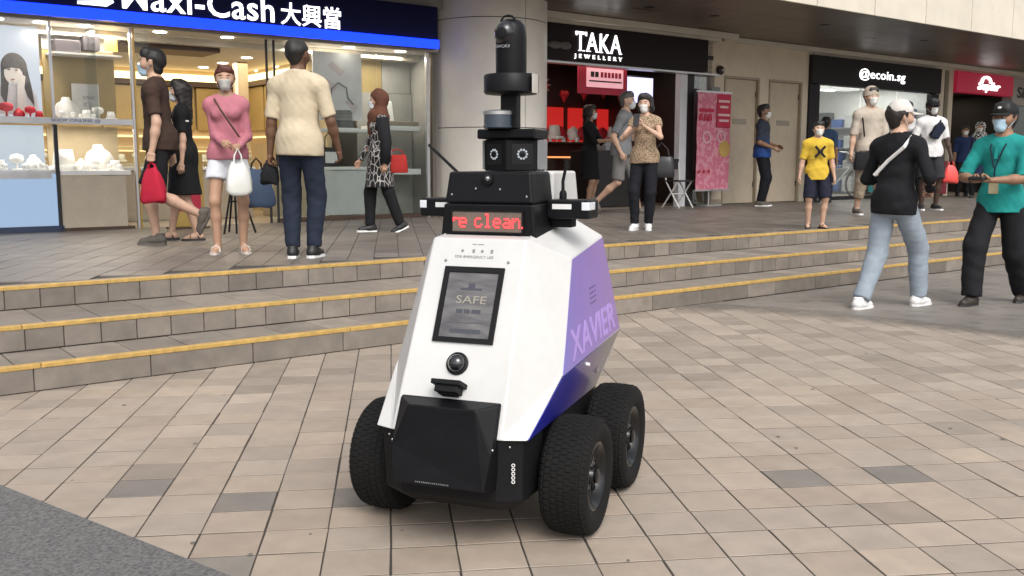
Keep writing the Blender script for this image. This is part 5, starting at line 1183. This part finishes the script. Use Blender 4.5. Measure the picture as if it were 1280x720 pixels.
        f.post.append(lambda X, Y, Z: nr-np.sqrt((X-nk[0])**2+((Y-nk[1]+.012)*1.0)**2+((Z-nk[2]-.055)*.9)**2))
        part({'dress': 'dress', 'sweater': 'sweater', 'polo': 'polo_shirt'}.get(kind, 'shirt'), f, tm, .0036 if fem else .0048)
        if kind == 'polo':
            f = Field(.009, .012)
            for k in range(14):
                a = 2*math.pi*k/14; b = 2*math.pi*(k+1)/14; c = lambda t, dz, r: nk+np.array([r*math.sin(t), -.004-r*1.02*math.cos(t), dz-.022*math.cos(t)])
                f.cone(c(a, .018, .066), c(b, .018, .066), .011); f.cone(c(a, .002, .074), c(b, .002, .074), .011)
            part('collar', f, tm)
            MB().box(-.014, .014, -.004, .004, -.07, .07).build('placket', tm, root, tuple((ch+rot((0, -.128*B, -.075)))*sc), (R(-8), 0, 0))
    if legs:
        kind, lm, L, loose = legs; f = Field(h, .02)
        f.cone(hp+np.array([-.06, .005, .02]), hp+np.array([.06, .005, .02]), .118*B+(.012 if fem else 0), None, 1.1, .05); f.cone(hp+np.array([0, .03, -.02]), hp+np.array([0, .03, .03]), .11*B, None, 1., .05)
        for hp_, k_, a_ in ((hipL, kL, aL), (hipR, kR, aR)):
            if L <= 1.: f.cone(hp_, mid(hp_, k_, L), .096*B, .068+loose, 1., .03, True)
            else: f.cone(hp_, k_, .097*B, .066+loose, 1., .03); f.cone(k_, mid(k_, a_, min(1., L-1)), .066+loose, .050+loose, 1., .02, True)
        wz = hp[2]+(.05 if top else .1); f.post.append(lambda X, Y, Z: Z-wz); part('shorts' if L <= 1 else 'trousers', f, lm, .0042)
        if L > 1 and not top: pass
    if shoe:
        kind, sm, sm2 = shoe
        for a_, ff in ((aL, fl), (aR, fr)):
            d = pf(ff); tilt = ff[4] if len(ff) > 4 else 0; d = np.array([d[0]*math.cos(R(tilt)), d[1]*math.cos(R(tilt)), -math.sin(R(tilt))]); u = np.array([0, 0, 1.])-d*d[2]; u /= np.linalg.norm(u); s3 = np.cross(d, u)
            Mx = Matrix(((s3[0], d[0], u[0], a_[0]), (s3[1], d[1], u[1], a_[1]), (s3[2], d[2], u[2], a_[2]), (0, 0, 0, 1)))
            SM = Matrix.Scale(sc, 4) @ Mx
            ol = [(.0, -.085), (.033, -.07), (.036, .0), (.042, .09), (.03, .15), (.0, .17), (-.03, .15), (-.04, .09), (-.034, .0), (-.032, -.07)]
            so_ = MB(); kk = len(ol); so_.add([SM @ Vector((x_*1.05, y_*1.03, -.075)) for x_, y_ in ol]+[SM @ Vector((x_, y_, -.052)) for x_, y_ in ol], [tuple(range(kk-1, -1, -1)), tuple(range(kk, 2*kk))]+[(i, (i+1) % kk, (i+1) % kk+kk, i+kk) for i in range(kk)])
            if kind == 'sandal':
                o = so_.build('sandal', sm2, root)
                MB().tube([SM @ Vector(p) for p in ((-.042, .075, -.05), (-.032, .07, -.012), (0, .065, .002), (.032, .07, -.012), (.042, .075, -.05))], .011*sc, 6, flat=.4).tube([SM @ Vector(p) for p in ((-.036, -.02, -.05), (-.034, .0, -.01), (0, .04, .016), (.034, 0, -.01), (.036, -.02, -.05))], .009*sc, 6, flat=.4).build('strap', sm, o)
            else:
                f = Field(.0085, .02); f.cone((0, -.045, -.03), (0, .03, -.03), .043, .043); f.cone((0, .02, -.03), (0, .125, -.045), .043, .033); f.cone((0, -.02, .0), (0, -.025, .025), .042, .042)
                f.post.append(lambda X, Y, Z: np.maximum(-.062-Z, Z-.03)); v, q = f.mesh(); A4 = np.array(Mx); v = v @ A4[:3, :3].T+A4[:3, 3]
                o = link('shoe', to_mesh('shoe', [(v*sc, q)], sm), root); so_.build('sole', sm2, o)
    if cap:
        cm, kind = cap; f = Field(.0085, .015); f.cone(HP((0, .012, .05)), HP((0, .03, .048)), .099, .095, 1., .03)
        f.post.append(lambda X, Y, Z: .030-(np.stack([X-hc[0], Y-hc[1], Z-hc[2]], -1) @ RH)[..., 2])
        if kind == 'bucket':
            f.post.pop(); f.cone(HP((0, .02, .0)), HP((0, .02, .06)), .115, .10); f.post.append(lambda X, Y, Z: .012-(np.stack([X-hc[0], Y-hc[1], Z-hc[2]], -1) @ RH)[..., 2])
        co_ = part('cap', f, cm)
        b = MB(); N = 12; vs = []
        for i in range(N+1):
            t = math.pi*i/N; a_ = math.cos(t); d_ = math.sin(t)
            for dz in (0, -.006): vs += [HP((a_*.082, -.05-d_*.035, .04+dz))*sc, HP((a_*.075, -.06-d_*.115, .028+dz-.006*abs(a_)))*sc]
        fs = []
        for i in range(N): p = 4*i; fs += [(p, p+1, p+5, p+4), (p+2, p+6, p+7, p+3), (p+1, p+3, p+7, p+5)]
        if kind == 'cap': b.add(vs, fs).build('brim', cm, co_)
        MB().ball((HP((0, .02, .149)))*sc, .008*sc, 8, 5).build('button', cm, co_)
    return dict(root=root, hp=hp*sc, ch=ch*sc, hc=hc*sc, sL=sL*sc, sR=sR*sc, wL=wL*sc, wR=wR*sc, eL=eL*sc, eR=eR*sc, sc=sc, HP=lambda p: HP(p)*sc, neck=neck*sc)
def world(P, p): return Matrix.LocRotScale(P['root'].location, P['root'].rotation_euler, None) @ Vector(p)
def worn(P, name, mb, m, **k): return mb.build(name, m, P['root'], **k)
def bag(P, label, cat, p, w, h_, d, m, strap=.12, rz=0., soft=True, name='bag', hm=None):
    """a bag hanging from a hand or shoulder point p (person frame)"""
    q = world(P, p); o = thing(name, label, cat, q, P['root'].rotation_euler.z+rz)
    z0 = -strap; prof = ((0, .42, .45), (.12, .60, .7), (.32, .80, .95), (.6, .96, 1.05), (.86, 1., 1.), (.96, .95, .9), (1., .82, .7)) if soft else ((0, .80, .5), (.04, .86, .62), (.3, .93, .85), (.7, 1., 1.), (.93, 1., 1.), (1., .94, .9))
    N = 28; vs = []; rg = random.Random(int(w*9999)); ph = [rg.uniform(0, 6) for _ in range(6)]
    for t, a, b in prof:
        for i in range(N):
            an = 2*math.pi*i/N; ca, sa = math.cos(an), math.sin(an); e_ = .62
            wob = 1+(.05 if soft else .012)*(math.sin(3*an+ph[0]+4*t)+.7*math.sin(5*an+ph[1]-6*t)+.6*math.sin(8*an+ph[2]+9*t))
            vs.append((w*.5*a*math.copysign(abs(ca)**e_, ca)*wob, d*.5*b*math.copysign(abs(sa)**e_, sa)*wob, z0-h_*t+(.012 if soft else 0)*math.sin(2*an+ph[3])))
    k = len(prof); fs = [(i*N+j, i*N+(j+1) % N, (i+1)*N+(j+1) % N, (i+1)*N+j) for i in range(k-1) for j in range(N)]+[tuple(range(N)), tuple(range((k-1)*N, k*N))]
    MB().add(vs, fs).build('pouch', m, o, auto=50)
    wh = .16 if soft else .3
    for s_ in (-.5, .5): MB().tube([(-w*wh, s_*d*.2, z0-h_*.04), (-w*wh*.8, s_*d*.18, z0*.5), (0, s_*.006, -.005), (w*wh*.8, s_*d*.18, z0*.5), (w*wh, s_*d*.2, z0-h_*.04)], .0065, 6).build('handle', hm or m, o)
    return o
# ---- the people in the photograph
blk, navy_c, wht = cloth('black', (.012, .012, .014)), cloth('navy', (.014, .018, .035)), cloth('white', (.68, .67, .66))
SB, SWH, SGR = mat('black shoe', (.015, .015, .016), .5, var=.2), mat('white shoe', (.72, .72, .71), .5, var=.06), mat('grey brown shoe', (.10, .085, .07), .6, var=.15)
SND = mat('tan sandal', (.50, .45, .40), .6, var=.15)

# man in brown walking left
P = person('man in dark brown T-shirt and black shorts walking left with one foot lifted behind him', -3.27, 9.02, FL, 1.83, -82, 'light', fl=(.07, .34, .20, 0, 62), fr=(-.06, -.08, 0, 0), lean=(0, .03), hip=.91,
           hl=(.24, -.02, .83), hr=(-.25, .05, .80), hair=('short', (.012, .011, .011)), mask='blue', top=('tee', cloth('dark brown', (.055, .033, .025)), .78, .84), legs=('shorts', blk, .92, .022), shoe=('shoe', SGR, SGR), hk=('grip', 'relax'))
bag(P, 'red drawstring bag hanging from the hand of the man in brown', 'bag', P['wL']+np.array([-.01, -.01, -.09]), .24, .31, .11, cloth('red bag', (.45, .018, .045)), .06, 1.2)
# woman in black behind him
P = person('woman in black dress with long dark hair half hidden behind the man in brown', -3.26, 9.60, FL, 1.58, -75, 'light', fem=True, fl=(.08, .12, 0, 0, 0), fr=(-.07, -.16, 0, 0), hl=(.24, .0, .82), hr=(-.2, -.25, 1.05), hair=('long', (.014, .011, .010)), mask='pale',
           top=('dress', cloth('black dress', (.011, .011, .012)), .75, .50), legs=None, shoe=('sandal', SB, SB))
worn(P, 'white_mark', MB().box(-.002, .002, -.05, .05, -.008, .008), wht, loc=tuple(P['ch']+np.array([.175, .03, -.12])))
# woman in pink
pk = cloth('pink', (.45, .165, .205))
P = person('woman in pink sweater and frayed white denim shorts holding a white plastic bag', -2.41, 8.22, FL, 1.58, 8, 'mid', .93, True, fl=(.115, -.02, 0, 22), fr=(-.115, -.06, 0, -8), hl=(.13, -.22, 1.0), hr=(-.0, -.25, 1.03), el=(.22, .6, -.4), hair=('short', (.09, .022, .014)), mask='grey', head=(6, 0),
           top=('sweater', pk, 2, .88), legs=('shorts', cloth('white denim', (.66, .68, .72)), .52, .03), shoe=('sandal', SND, SND), hk=('grip', 'hold'))
bag(P, 'white plastic carrier bag held in front by the woman in pink', 'bag', P['wL']+np.array([.0, -.07, -.015]), .21, .26, .12, mat('white plastic', (.70, .70, .66), .35, var=.08), .12, .2)
b_ = bag(P, 'slate blue cloth bag hanging at the hip of the woman in pink', 'bag', (.25*P['sc'], .05, .90*P['sc']), .30, .32, .10, cloth('slate blue', (.075, .11, .18)), .10, .3, hm=blk)
worn(P, 'bag_strap', MB().tube([P['sR']+np.array([.05, -.02, .05]), P['ch']+np.array([-.075, -.125, .0]), P['ch']+np.array([-.02, -.158, -.09]), P['ch']+np.array([.05, -.165, -.2]), P['hp']+np.array([.12, -.14, .14])], .012, 6, flat=.5), mat('brown strap', (.09, .05, .03), .6))
fr_ = MB()
for i in range(46):
    a = rnd.uniform(0, 6.28); s_ = rnd.choice((-1, 1)); c = P['hp']+np.array([s_*.088*.93, 0, -.215]); r_ = .096*P['sc']
    p0 = c+np.array([r_*math.cos(a), r_*math.sin(a), .012]); fr_.tube([p0, p0+np.array([rnd.gauss(0, .006), rnd.gauss(0, .006), -rnd.uniform(.018, .04)])], .0022, 4)
fr_.build('frayed_hem', wht, P['root'])
# man in cream polo from behind
P = person('man in cream polo shirt and dark jeans seen from behind', -1.70, 7.78, FL, 1.74, 172, 'brown', 1.05, fl=(.085, .0, 0, 12), fr=(-.075, -.05, 0, -6), hl=(.255, -.0, .83), hr=(-.28, -.12, .88), el=(.3, .5, -.3), hair=('crop', (.014, .012, .012)), mask=None, head=(-14, 0),
           top=('polo', cloth('cream', (.55, .465, .335)), .88, .83), legs=('jeans', cloth('dark jeans', (.018, .024, .042)), 1.97, .012), shoe=('shoe', SB, SWH), hk=('hold', 'relax'), h=.0115)
bag(P, 'small black pouch hanging from the left hand of the man in the cream polo', 'pouch', P['wL']+np.array([.02, -.02, -.04]), .15, .17, .08, blk, .03)
# woman in brown hijab
ptn = pattern('black dress with pale streaks', (.42, .40, .38), (.014, .014, .016), 'vor', 24, .028, (1, 1, .5))
P = person('woman in brown headscarf and black patterned dress walking left past the shop window', -1.47, 10.75, FL, 1.56, -72, 'mid', 1.03, True, fl=(.07, .24, .015, 0, 24), fr=(-.07, -.12, 0, 0), hl=(.25, .02, .85), hr=(-.22, -.22, .86), mask='pale', hair=('hijab', (.02, .01, .01)),
           top=('dress', ptn, 2, .56), legs=('trousers', blk, 1.97, .012), shoe=('shoe', SB, SWH))
def hijab(P, m, drop=.30):
    sc = P['sc']; f = Field(.0115, .04); H_ = lambda p: P['HP'](p)
    f.cone(H_((0, .015, .034)), H_((0, .04, .02)), .108*sc, .106*sc); f.cone(H_((0, .02, -.04)), P['neck']+np.array([0, -.0, -.03]), .085*sc, .12*sc); f.cone(P['neck']+np.array([-.08, -.01, -.05]), P['neck']+np.array([.08, -.01, -.05]), .095*sc, None, 1., .05); f.cone(P['neck']+np.array([0, -.05, -.04]), P['neck']+np.array([0, -.09, -.04-drop*.5]), .1*sc, .06*sc)
    R3 = np.array(P['HP']((0, -1, 0)))-np.array(P['HP']((0, 0, 0))); R3 /= np.linalg.norm(R3); fc = np.array(P['HP']((0, -.115, -.012)))
    f.post.append(lambda X, Y, Z: .078*sc-np.sqrt((X-fc[0])**2+(Y-fc[1])**2+((Z-fc[2])*.85)**2)); v, q = f.mesh(.008, 5); return link('headscarf', to_mesh('headscarf', [(v, q)], m), P['root'])
hijab(P, cloth('rust brown scarf', (.115, .048, .03)))
bag(P, 'red handbag tucked behind the arm of the woman in the patterned dress', 'handbag', P['sL']+np.array([-.06, .17, -.30]), .24, .20, .12, cloth('red handbag', (.33, .025, .02)), .07, 1.5, False, 'handbag')
worn(P, 'jacket_sleeve', MB().tube([P['sL']+np.array([.0, 0, .02]), P['eL'], P['wL']], [.075, .062, .05], 14), blk, smooth=True)
# inside the middle shop
P = person('woman in black dress facing right by the black counter of the middle shop', 1.26, 15.75, FL, 1.70, 70, 'mid', .95, True, hl=(.05, -.36, 1.18), hr=(-.08, -.36, 1.16), el=(.5, .3, -.6), hair=('long', (.02, .014, .012)), mask='pale', top=('dress', cloth('black dress', (.011, .011, .012)), 1.2, .52), shoe=('shoe', SB, SB), hk=('hold', 'hold'), h=.015)
P = person('shop assistant with dark hair and dark top standing behind the black counter', 2.35, 17.6, FL, 1.62, 5, 'tan', 1., True, hl=(.12, -.28, 1.05), hr=(-.12, -.28, 1.05), hair=('bun', (.015, .012, .012)), mask='grey', top=('tee', cloth('charcoal top', (.03, .02, .022)), .8, .85), legs=('trousers', blk, 1.95, .01), shoe=('shoe', SB, SB), h=.016)
P = person('man in grey T-shirt striding right behind the woman with the phone', 1.66, 14.7, FL, 1.86, 68, 'light', 1.02, fl=(.08, -.24, 0, 0), fr=(-.08, .34, .10, 0, 48), lean=(0, .06), hip=.90, hl=(.1, -.34, 1.18), hr=(-.24, -.06, .86), hair=('short', (.10, .09, .085)), mask='pale', top=('tee', cloth('mid grey', (.20, .205, .215)), .8, .83), legs=('shorts', cloth('stone shorts', (.17, .165, .16)), .95, .025), shoe=('shoe', SGR, SGR), h=.015)
# woman with the phone
blo = pattern('leopard blouse', (.20, .135, .085), (.40, .30, .20), 'vor', 42, .10)
P = person('woman in patterned tan blouse and white mask holding a phone up to her face', 1.52, 11.1, FL, 1.55, -22, 'light', .98, True, fl=(.06, .02, 0, 15), fr=(-.10, -.06, 0, -5), hl=(.05, -.27, 1.33), hr=(-.06, -.27, 1.30), el=(.8, .1, -.7), hair=('bob', (.016, .012, .012)), mask='white', top=('tee', blo, .3, .86), legs=('trousers', cloth('black trousers', (.010, .011, .015)), 1.97, .008), shoe=('shoe', SWH, SWH), hk=('hold', 'hold'), head=(-6, 6))
ph = thing('phone', 'dark phone held up by the woman in the patterned blouse', 'phone', world(P, (P['wL']+P['wR'])/2+np.array([-.02, -.07, .075])), P['root'].rotation_euler.z)
MB().box(-.036, .036, -.0045, .0045, -.075, .075).build('case', SB, ph, rot=(R(-18), 0, 0), bevel=.004); MB().box(-.03, .03, .0046, .0055, -.068, .068).build('screen', glow('phone screen', (.5, .6, .8), .4), ph, rot=(R(-18), 0, 0))
MB().lathe([(.007, 0), (.007, .002)], 10, Matrix.Rotation(R(90), 4, 'X')).build('lens', M_iris, ph, (.02, .013, .055), (R(-18), 0, 0))
bag(P, 'black leather shoulder bag under the arm of the woman with the phone', 'handbag', P['sL']+np.array([.05, .03, -.22]), .30, .24, .13, mat('black leather', (.015, .014, .016), .4, var=.2), .16, .15, False, 'handbag')
# man in navy by the doors
nb = bpy.data.materials.new('navy to blue shirt'); nb.use_nodes = True; nt = nb.node_tree; p_ = nt.nodes['Principled BSDF']; p_.inputs['Roughness'].default_value = .85
tc = nd(nt, 'ShaderNodeTexCoord'); sx = nd(nt, 'ShaderNodeSeparateXYZ'); rr_ = nd(nt, 'ShaderNodeValToRGB'); nt.links.new(tc.outputs['Object'], sx.inputs[0]); mr = nd(nt, 'ShaderNodeMapRange'); mr.inputs['From Min'].default_value = .85; mr.inputs['From Max'].default_value = 1.25; nt.links.new(sx.outputs['Z'], mr.inputs['Value']); nt.links.new(mr.outputs[0], rr_.inputs[0]); nt.links.new(rr_.outputs[0], p_.inputs['Base Color'])
e_ = rr_.color_ramp.elements; e_[0].color = (.012, .07, .30, 1); e_[1].color = (.03, .036, .055, 1)
P = person('man in navy shirt with bright blue hem standing in front of the beige doors', 4.47, 17.3, FL, 1.80, 62, 'tan', 1.0, hl=(.12, -.24, 1.03), hr=(-.14, -.22, 1.0), hair=('short', (.02, .018, .018)), mask='white', top=('tee', nb, .85, .84), legs=('trousers', cloth('black trousers', (.010, .011, .015)), 1.97, .006), shoe=('shoe', SGR, SWH), h=.0135)
# boy
P = person('small boy in yellow T-shirt with a black cross print and navy shorts', 3.58, 11.35, FL, 1.25, -4, 'light', 1.02, fl=(.11, -.02, 0, 22), fr=(-.11, .02, 0, -14), hl=(.29, .0, .80), hr=(-.29, .0, .80), hair=('short', (.014, .012, .012)), mask='white', top=('tee', cloth('yellow', (.60, .40, .045)), .85, .80), legs=('shorts', cloth('navy shorts', (.014, .016, .03)), .98, .035), shoe=('sandal', SB, SB))
for s_ in (-1, 1): worn(P, 'cross_print', MB().box(-.085, .085, -.004, .004, -.013, .013), blk, loc=tuple(P['ch']+np.array([0, -.118, -.125])), rot=(R(-6), R(48*s_), 0))
worn(P, 'cross_print', MB().box(-.03, .03, -.004, .004, -.012, .012), blk, loc=tuple(P['ch']+np.array([0.0, -.1195, -.125])), rot=(R(-6), 0, 0))
# tall man
P = person('tall man in beige shirt with sun hat and beige trousers behind the man in black', 5.28, 14.35, FL, 1.86, 6, 'light', .98, fl=(.12, -.12, 0, 10), fr=(-.10, .08, 0, 0), hl=(.25, -.08, .82), hr=(-.28, -.04, .82), hair=('short', (.02, .016, .014)), mask='white', top=('shirt', cloth('beige shirt', (.46, .40, .33)), 1.0, .80), legs=('shorts', cloth('khaki', (.32, .26, .19)), 1.6, .02), shoe=('shoe', SGR, SWH), cap=(cloth('beige hat', (.40, .34, .27)), 'bucket'), h=.0135)
worn(P, 'bag_strap', MB().tube([P['sR']+np.array([.02, .02, .05]), P['sR']+np.array([.03, -.10, -.06]), P['hp']+np.array([-.15, -.15, .16])], .018, 6, flat=.4), blk)
bag(P, 'black messenger bag at the hip of the tall man in beige', 'bag', P['hp']+np.array([-.12, -.15, -.04]), .34, .26, .11, blk, .02, 0, False)
# man in white T-shirt
P = person('dark skinned man in white T-shirt and black cap with a sling bag across his chest', 6.86, 15.9, FL, 1.80, 2, 'dark', 1.05, fl=(.12, -.02, 0, 16), fr=(-.12, -.04, 0, -14), hl=(.29, -.10, .86), hr=(-.26, -.2, 1.0), hair=('short', (.012, .01, .01)), mask='white', top=('tee', wht, .88, .84), legs=('shorts', cloth('charcoal shorts', (.03, .03, .034)), 1.0, .03), shoe=('shoe', SB, SWH), cap=(blk, 'cap'), hk=('grip', 'relax'), h=.0135)
worn(P, 'sling_strap', MB().tube([P['sL']+np.array([-.03, .02, .05]), P['ch']+np.array([.09, -.13, -.02]), P['hp']+np.array([-.10, -.14, .26])], .02, 6, flat=.4), blk)
worn(P, 'sling_bag', MB().prism([(-.06, -.14), (.07, -.12), (.09, .10), (-.02, .16), (-.08, .06)], -.045, .045), navy_c, loc=tuple(P['ch']+np.array([.02, -.165, -.19])), rot=(0, R(28), 0), bevel=.02)
bag(P, 'coral red carrier bag held by the man in the white T-shirt', 'bag', P['wL']+np.array([0, -.02, -.06]), .26, .28, .12, mat('coral plastic', (.72, .075, .065), .4, var=.08), .10)
# woman in patterned scarf by the red shop
P = person('woman in black and white patterned headscarf and dark blue dress by the red shop', 10.26, 21.3, FL, 1.66, -30, 'tan', 1.0, True, hl=(.14, -.24, 1.0), hr=(-.14, -.24, 1.0), hair=('hijab', (.02, .02, .02)), mask='grey', top=('dress', cloth('dark blue dress', (.018, .026, .075)), 2, .35), legs=('trousers', blk, 1.97, .012), shoe=('shoe', SB, SB), h=.016)
hijab(P, pattern('black white scarf', (.03, .03, .03), (.66, .64, .6), 'vor', 30, .16), .55)
P = person('passer-by in blue top by the coin shop window, half hidden behind the boy in yellow', 6.10, 18.9, FL, 1.66, 150, 'tan', 1., fl=(.09, .1, 0, 0), fr=(-.09, -.1, 0, 0), hair=('short', (.015, .012, .012)), mask='grey', top=('tee', cloth('dusty blue', (.05, .085, .16)), .85, .84), legs=('trousers', navy_c, 1.97, .012), shoe=('shoe', SB, SB), h=.016)
P = person('passer-by in dark clothes behind the shoulder of the man in the white cap', 8.28, 19.9, FL, 1.66, -60, 'brown', 1., fl=(.09, .12, 0, 0), fr=(-.09, -.12, 0, 0), hair=('short', (.015, .012, .012)), mask='grey', top=('tee', cloth('charcoal top', (.03, .02, .022)), .85, .84), legs=('trousers', blk, 1.97, .012), shoe=('shoe', SB, SB), h=.016)
P = person('passer-by in dark blue standing at the left door post of the red shop', 10.42, 22.35, FL, 1.62, -10, 'tan', 1., hair=('short', (.015, .012, .012)), mask='white', top=('tee', cloth('deep blue', (.02, .035, .10)), 1., .84), legs=('trousers', blk, 1.97, .012), shoe=('shoe', SB, SB), h=.016)
# man in black sweater
P = person('man in black sweater and light blue jeans wearing a white cap, back half turned', 3.16, 7.96, 0, 1.75, 128, 'light', 1.0, fl=(.10, .27, 0, 0), fr=(-.10, -.28, .0, -4), hip=.88, lean=(.0, .03), hl=(.16, -.26, 1.02), hr=(-.22, -.16, .98), el=(.5, .6, -.2), hair=('short', (.02, .014, .012)), mask='white', head=(-36, 0),
           top=('sweater', cloth('black sweater', (.010, .010, .012)), 2, .785), legs=('jeans', cloth('light jeans', (.27, .315, .365)), 1.97, .018), shoe=('shoe', SWH, SWH), cap=(cloth('white cap', (.62, .58, .54)), 'cap'), h=.0105, hk=('hold', 'hold'))
worn(P, 'white_strap', MB().tube([P['sR']+np.array([.06, -.06, .068]), P['sR']+np.array([.05, .03, .085]), P['sR']+np.array([.06, .12, .0]), P['ch']+np.array([.0, .155, -.16]), P['hp']+np.array([.10, .155, .22])], .016, 6, flat=.35), wht)
# man in teal polo
teal = cloth('teal', (.018, .27, .25))
P = person('man in teal polo shirt and black trousers with black cap and lanyard walking left', 4.16, 8.20, 0, 1.75, -48, 'tan', 1.02, fl=(.12, .28, .0, 6), fr=(-.08, -.28, 0, -6), hip=.88, lean=(.0, .02), hl=(.04, -.30, 1.06), hr=(-.10, -.32, 1.06), el=(.7, .45, -.3), hair=('short', (.015, .013, .012)), mask='blue', head=(-8, 0),
           top=('polo', teal, .95, .785), legs=('trousers', cloth('loose black trousers', (.011, .011, .013)), 1.98, .03), shoe=('shoe', mat('dark brown shoe', (.035, .026, .02), .5), SB), cap=(cloth('black cap', (.02, .02, .021)), 'cap'), h=.0105, hk=('hold', 'hold'))
c_ = P['ch']; worn(P, 'lanyard', MB().tube([P['neck']+np.array([.065, .0, .03]), c_+np.array([.055, -.125, -.05]), c_+np.array([.005, -.158, -.22]), P['hp']+np.array([0, -.165, .20])], .006, 6).tube([P['neck']+np.array([-.065, .0, .03]), c_+np.array([-.055, -.125, -.05]), c_+np.array([-.005, -.158, -.22])], .006, 6), navy_c)
worn(P, 'badge', MB().box(-.038, .038, -.003, .003, -.055, .055), mat('pale badge', (.45, .40, .25), .4, var=.2), loc=tuple(P['hp']+np.array([.0, -.17, .12])), rot=(R(4), 0, R(8)), bevel=.008)
wx = (P['wL']+P['wR'])/2
hd_ = thing('handset', 'small black handset held in both hands by the man in teal', 'handset', world(P, wx+np.array([-.01, -.085, .015])), P['root'].rotation_euler.z)
MB().box(-.06, .06, -.05, .05, -.015, .015).build('body', SB, hd_, bevel=.008); MB().tube([(.04, -.04, .01), (.04, -.06, .05)], .006, 6).build('stub', SB, hd_); MB().box(-.045, .03, -.035, .035, .0151, .0165).build('display', mat('dark lens', (.01, .01, .012), .12, var=0, coat=1), hd_)
w_ = P['wR']; worn(P, 'watch', MB().lathe([(.034, -.014), (.036, 0), (.034, .014)], 16, Matrix.Translation(tuple(P['eR']+(P['wR']-P['eR'])*.93)) @ Vector(P['wR']-P['eR']).to_track_quat('Z', 'Y').to_matrix().to_4x4()), SB)
MB().ball((0, 0, 0), (.018, .004, .012), 10, 6).build('cap_mark', wht, P['root'], tuple(P['HP']((0, -.083, .085))), (R(-20), 0, R(-8)))

# folded stand and standee behind the woman in pink
fs_ = site('folding_stand', 'black folded easel stand beside the blue bag by the shop entrance', 'stand', 4.05, 10.3)
for x_, y_ in ((-.18, -.12), (.18, -.12), (0, .2), (-.05, -.15)): MB().tube([(x_, y_, 0), (x_*.1, y_*.1, .62), (-x_*.15, 0, .78)], .012, 6).build('leg', M_blkm, fs_)
MB().tube([(-.1, -.07, .35), (.1, -.07, .35)], .01, 6).build('crossbar', M_blkm, fs_)
sd2 = site('yellow_standee', 'ochre display board standing at the shop entrance behind the woman in pink', 'display board', 3.88, 11.35)
MB().box(-.20, .20, -.015, .015, .02, .88).build('board', mat('ochre board', (.42, .28, .07), .6, var=.2), sd2, bevel=.006); MB().box(-.14, .16, -.0165, -.0155, .2, .42).build('red_print', M_redsign, sd2); MB().box(-.22, .22, -.12, .12, 0, .02).build('foot', M_brown, sd2)
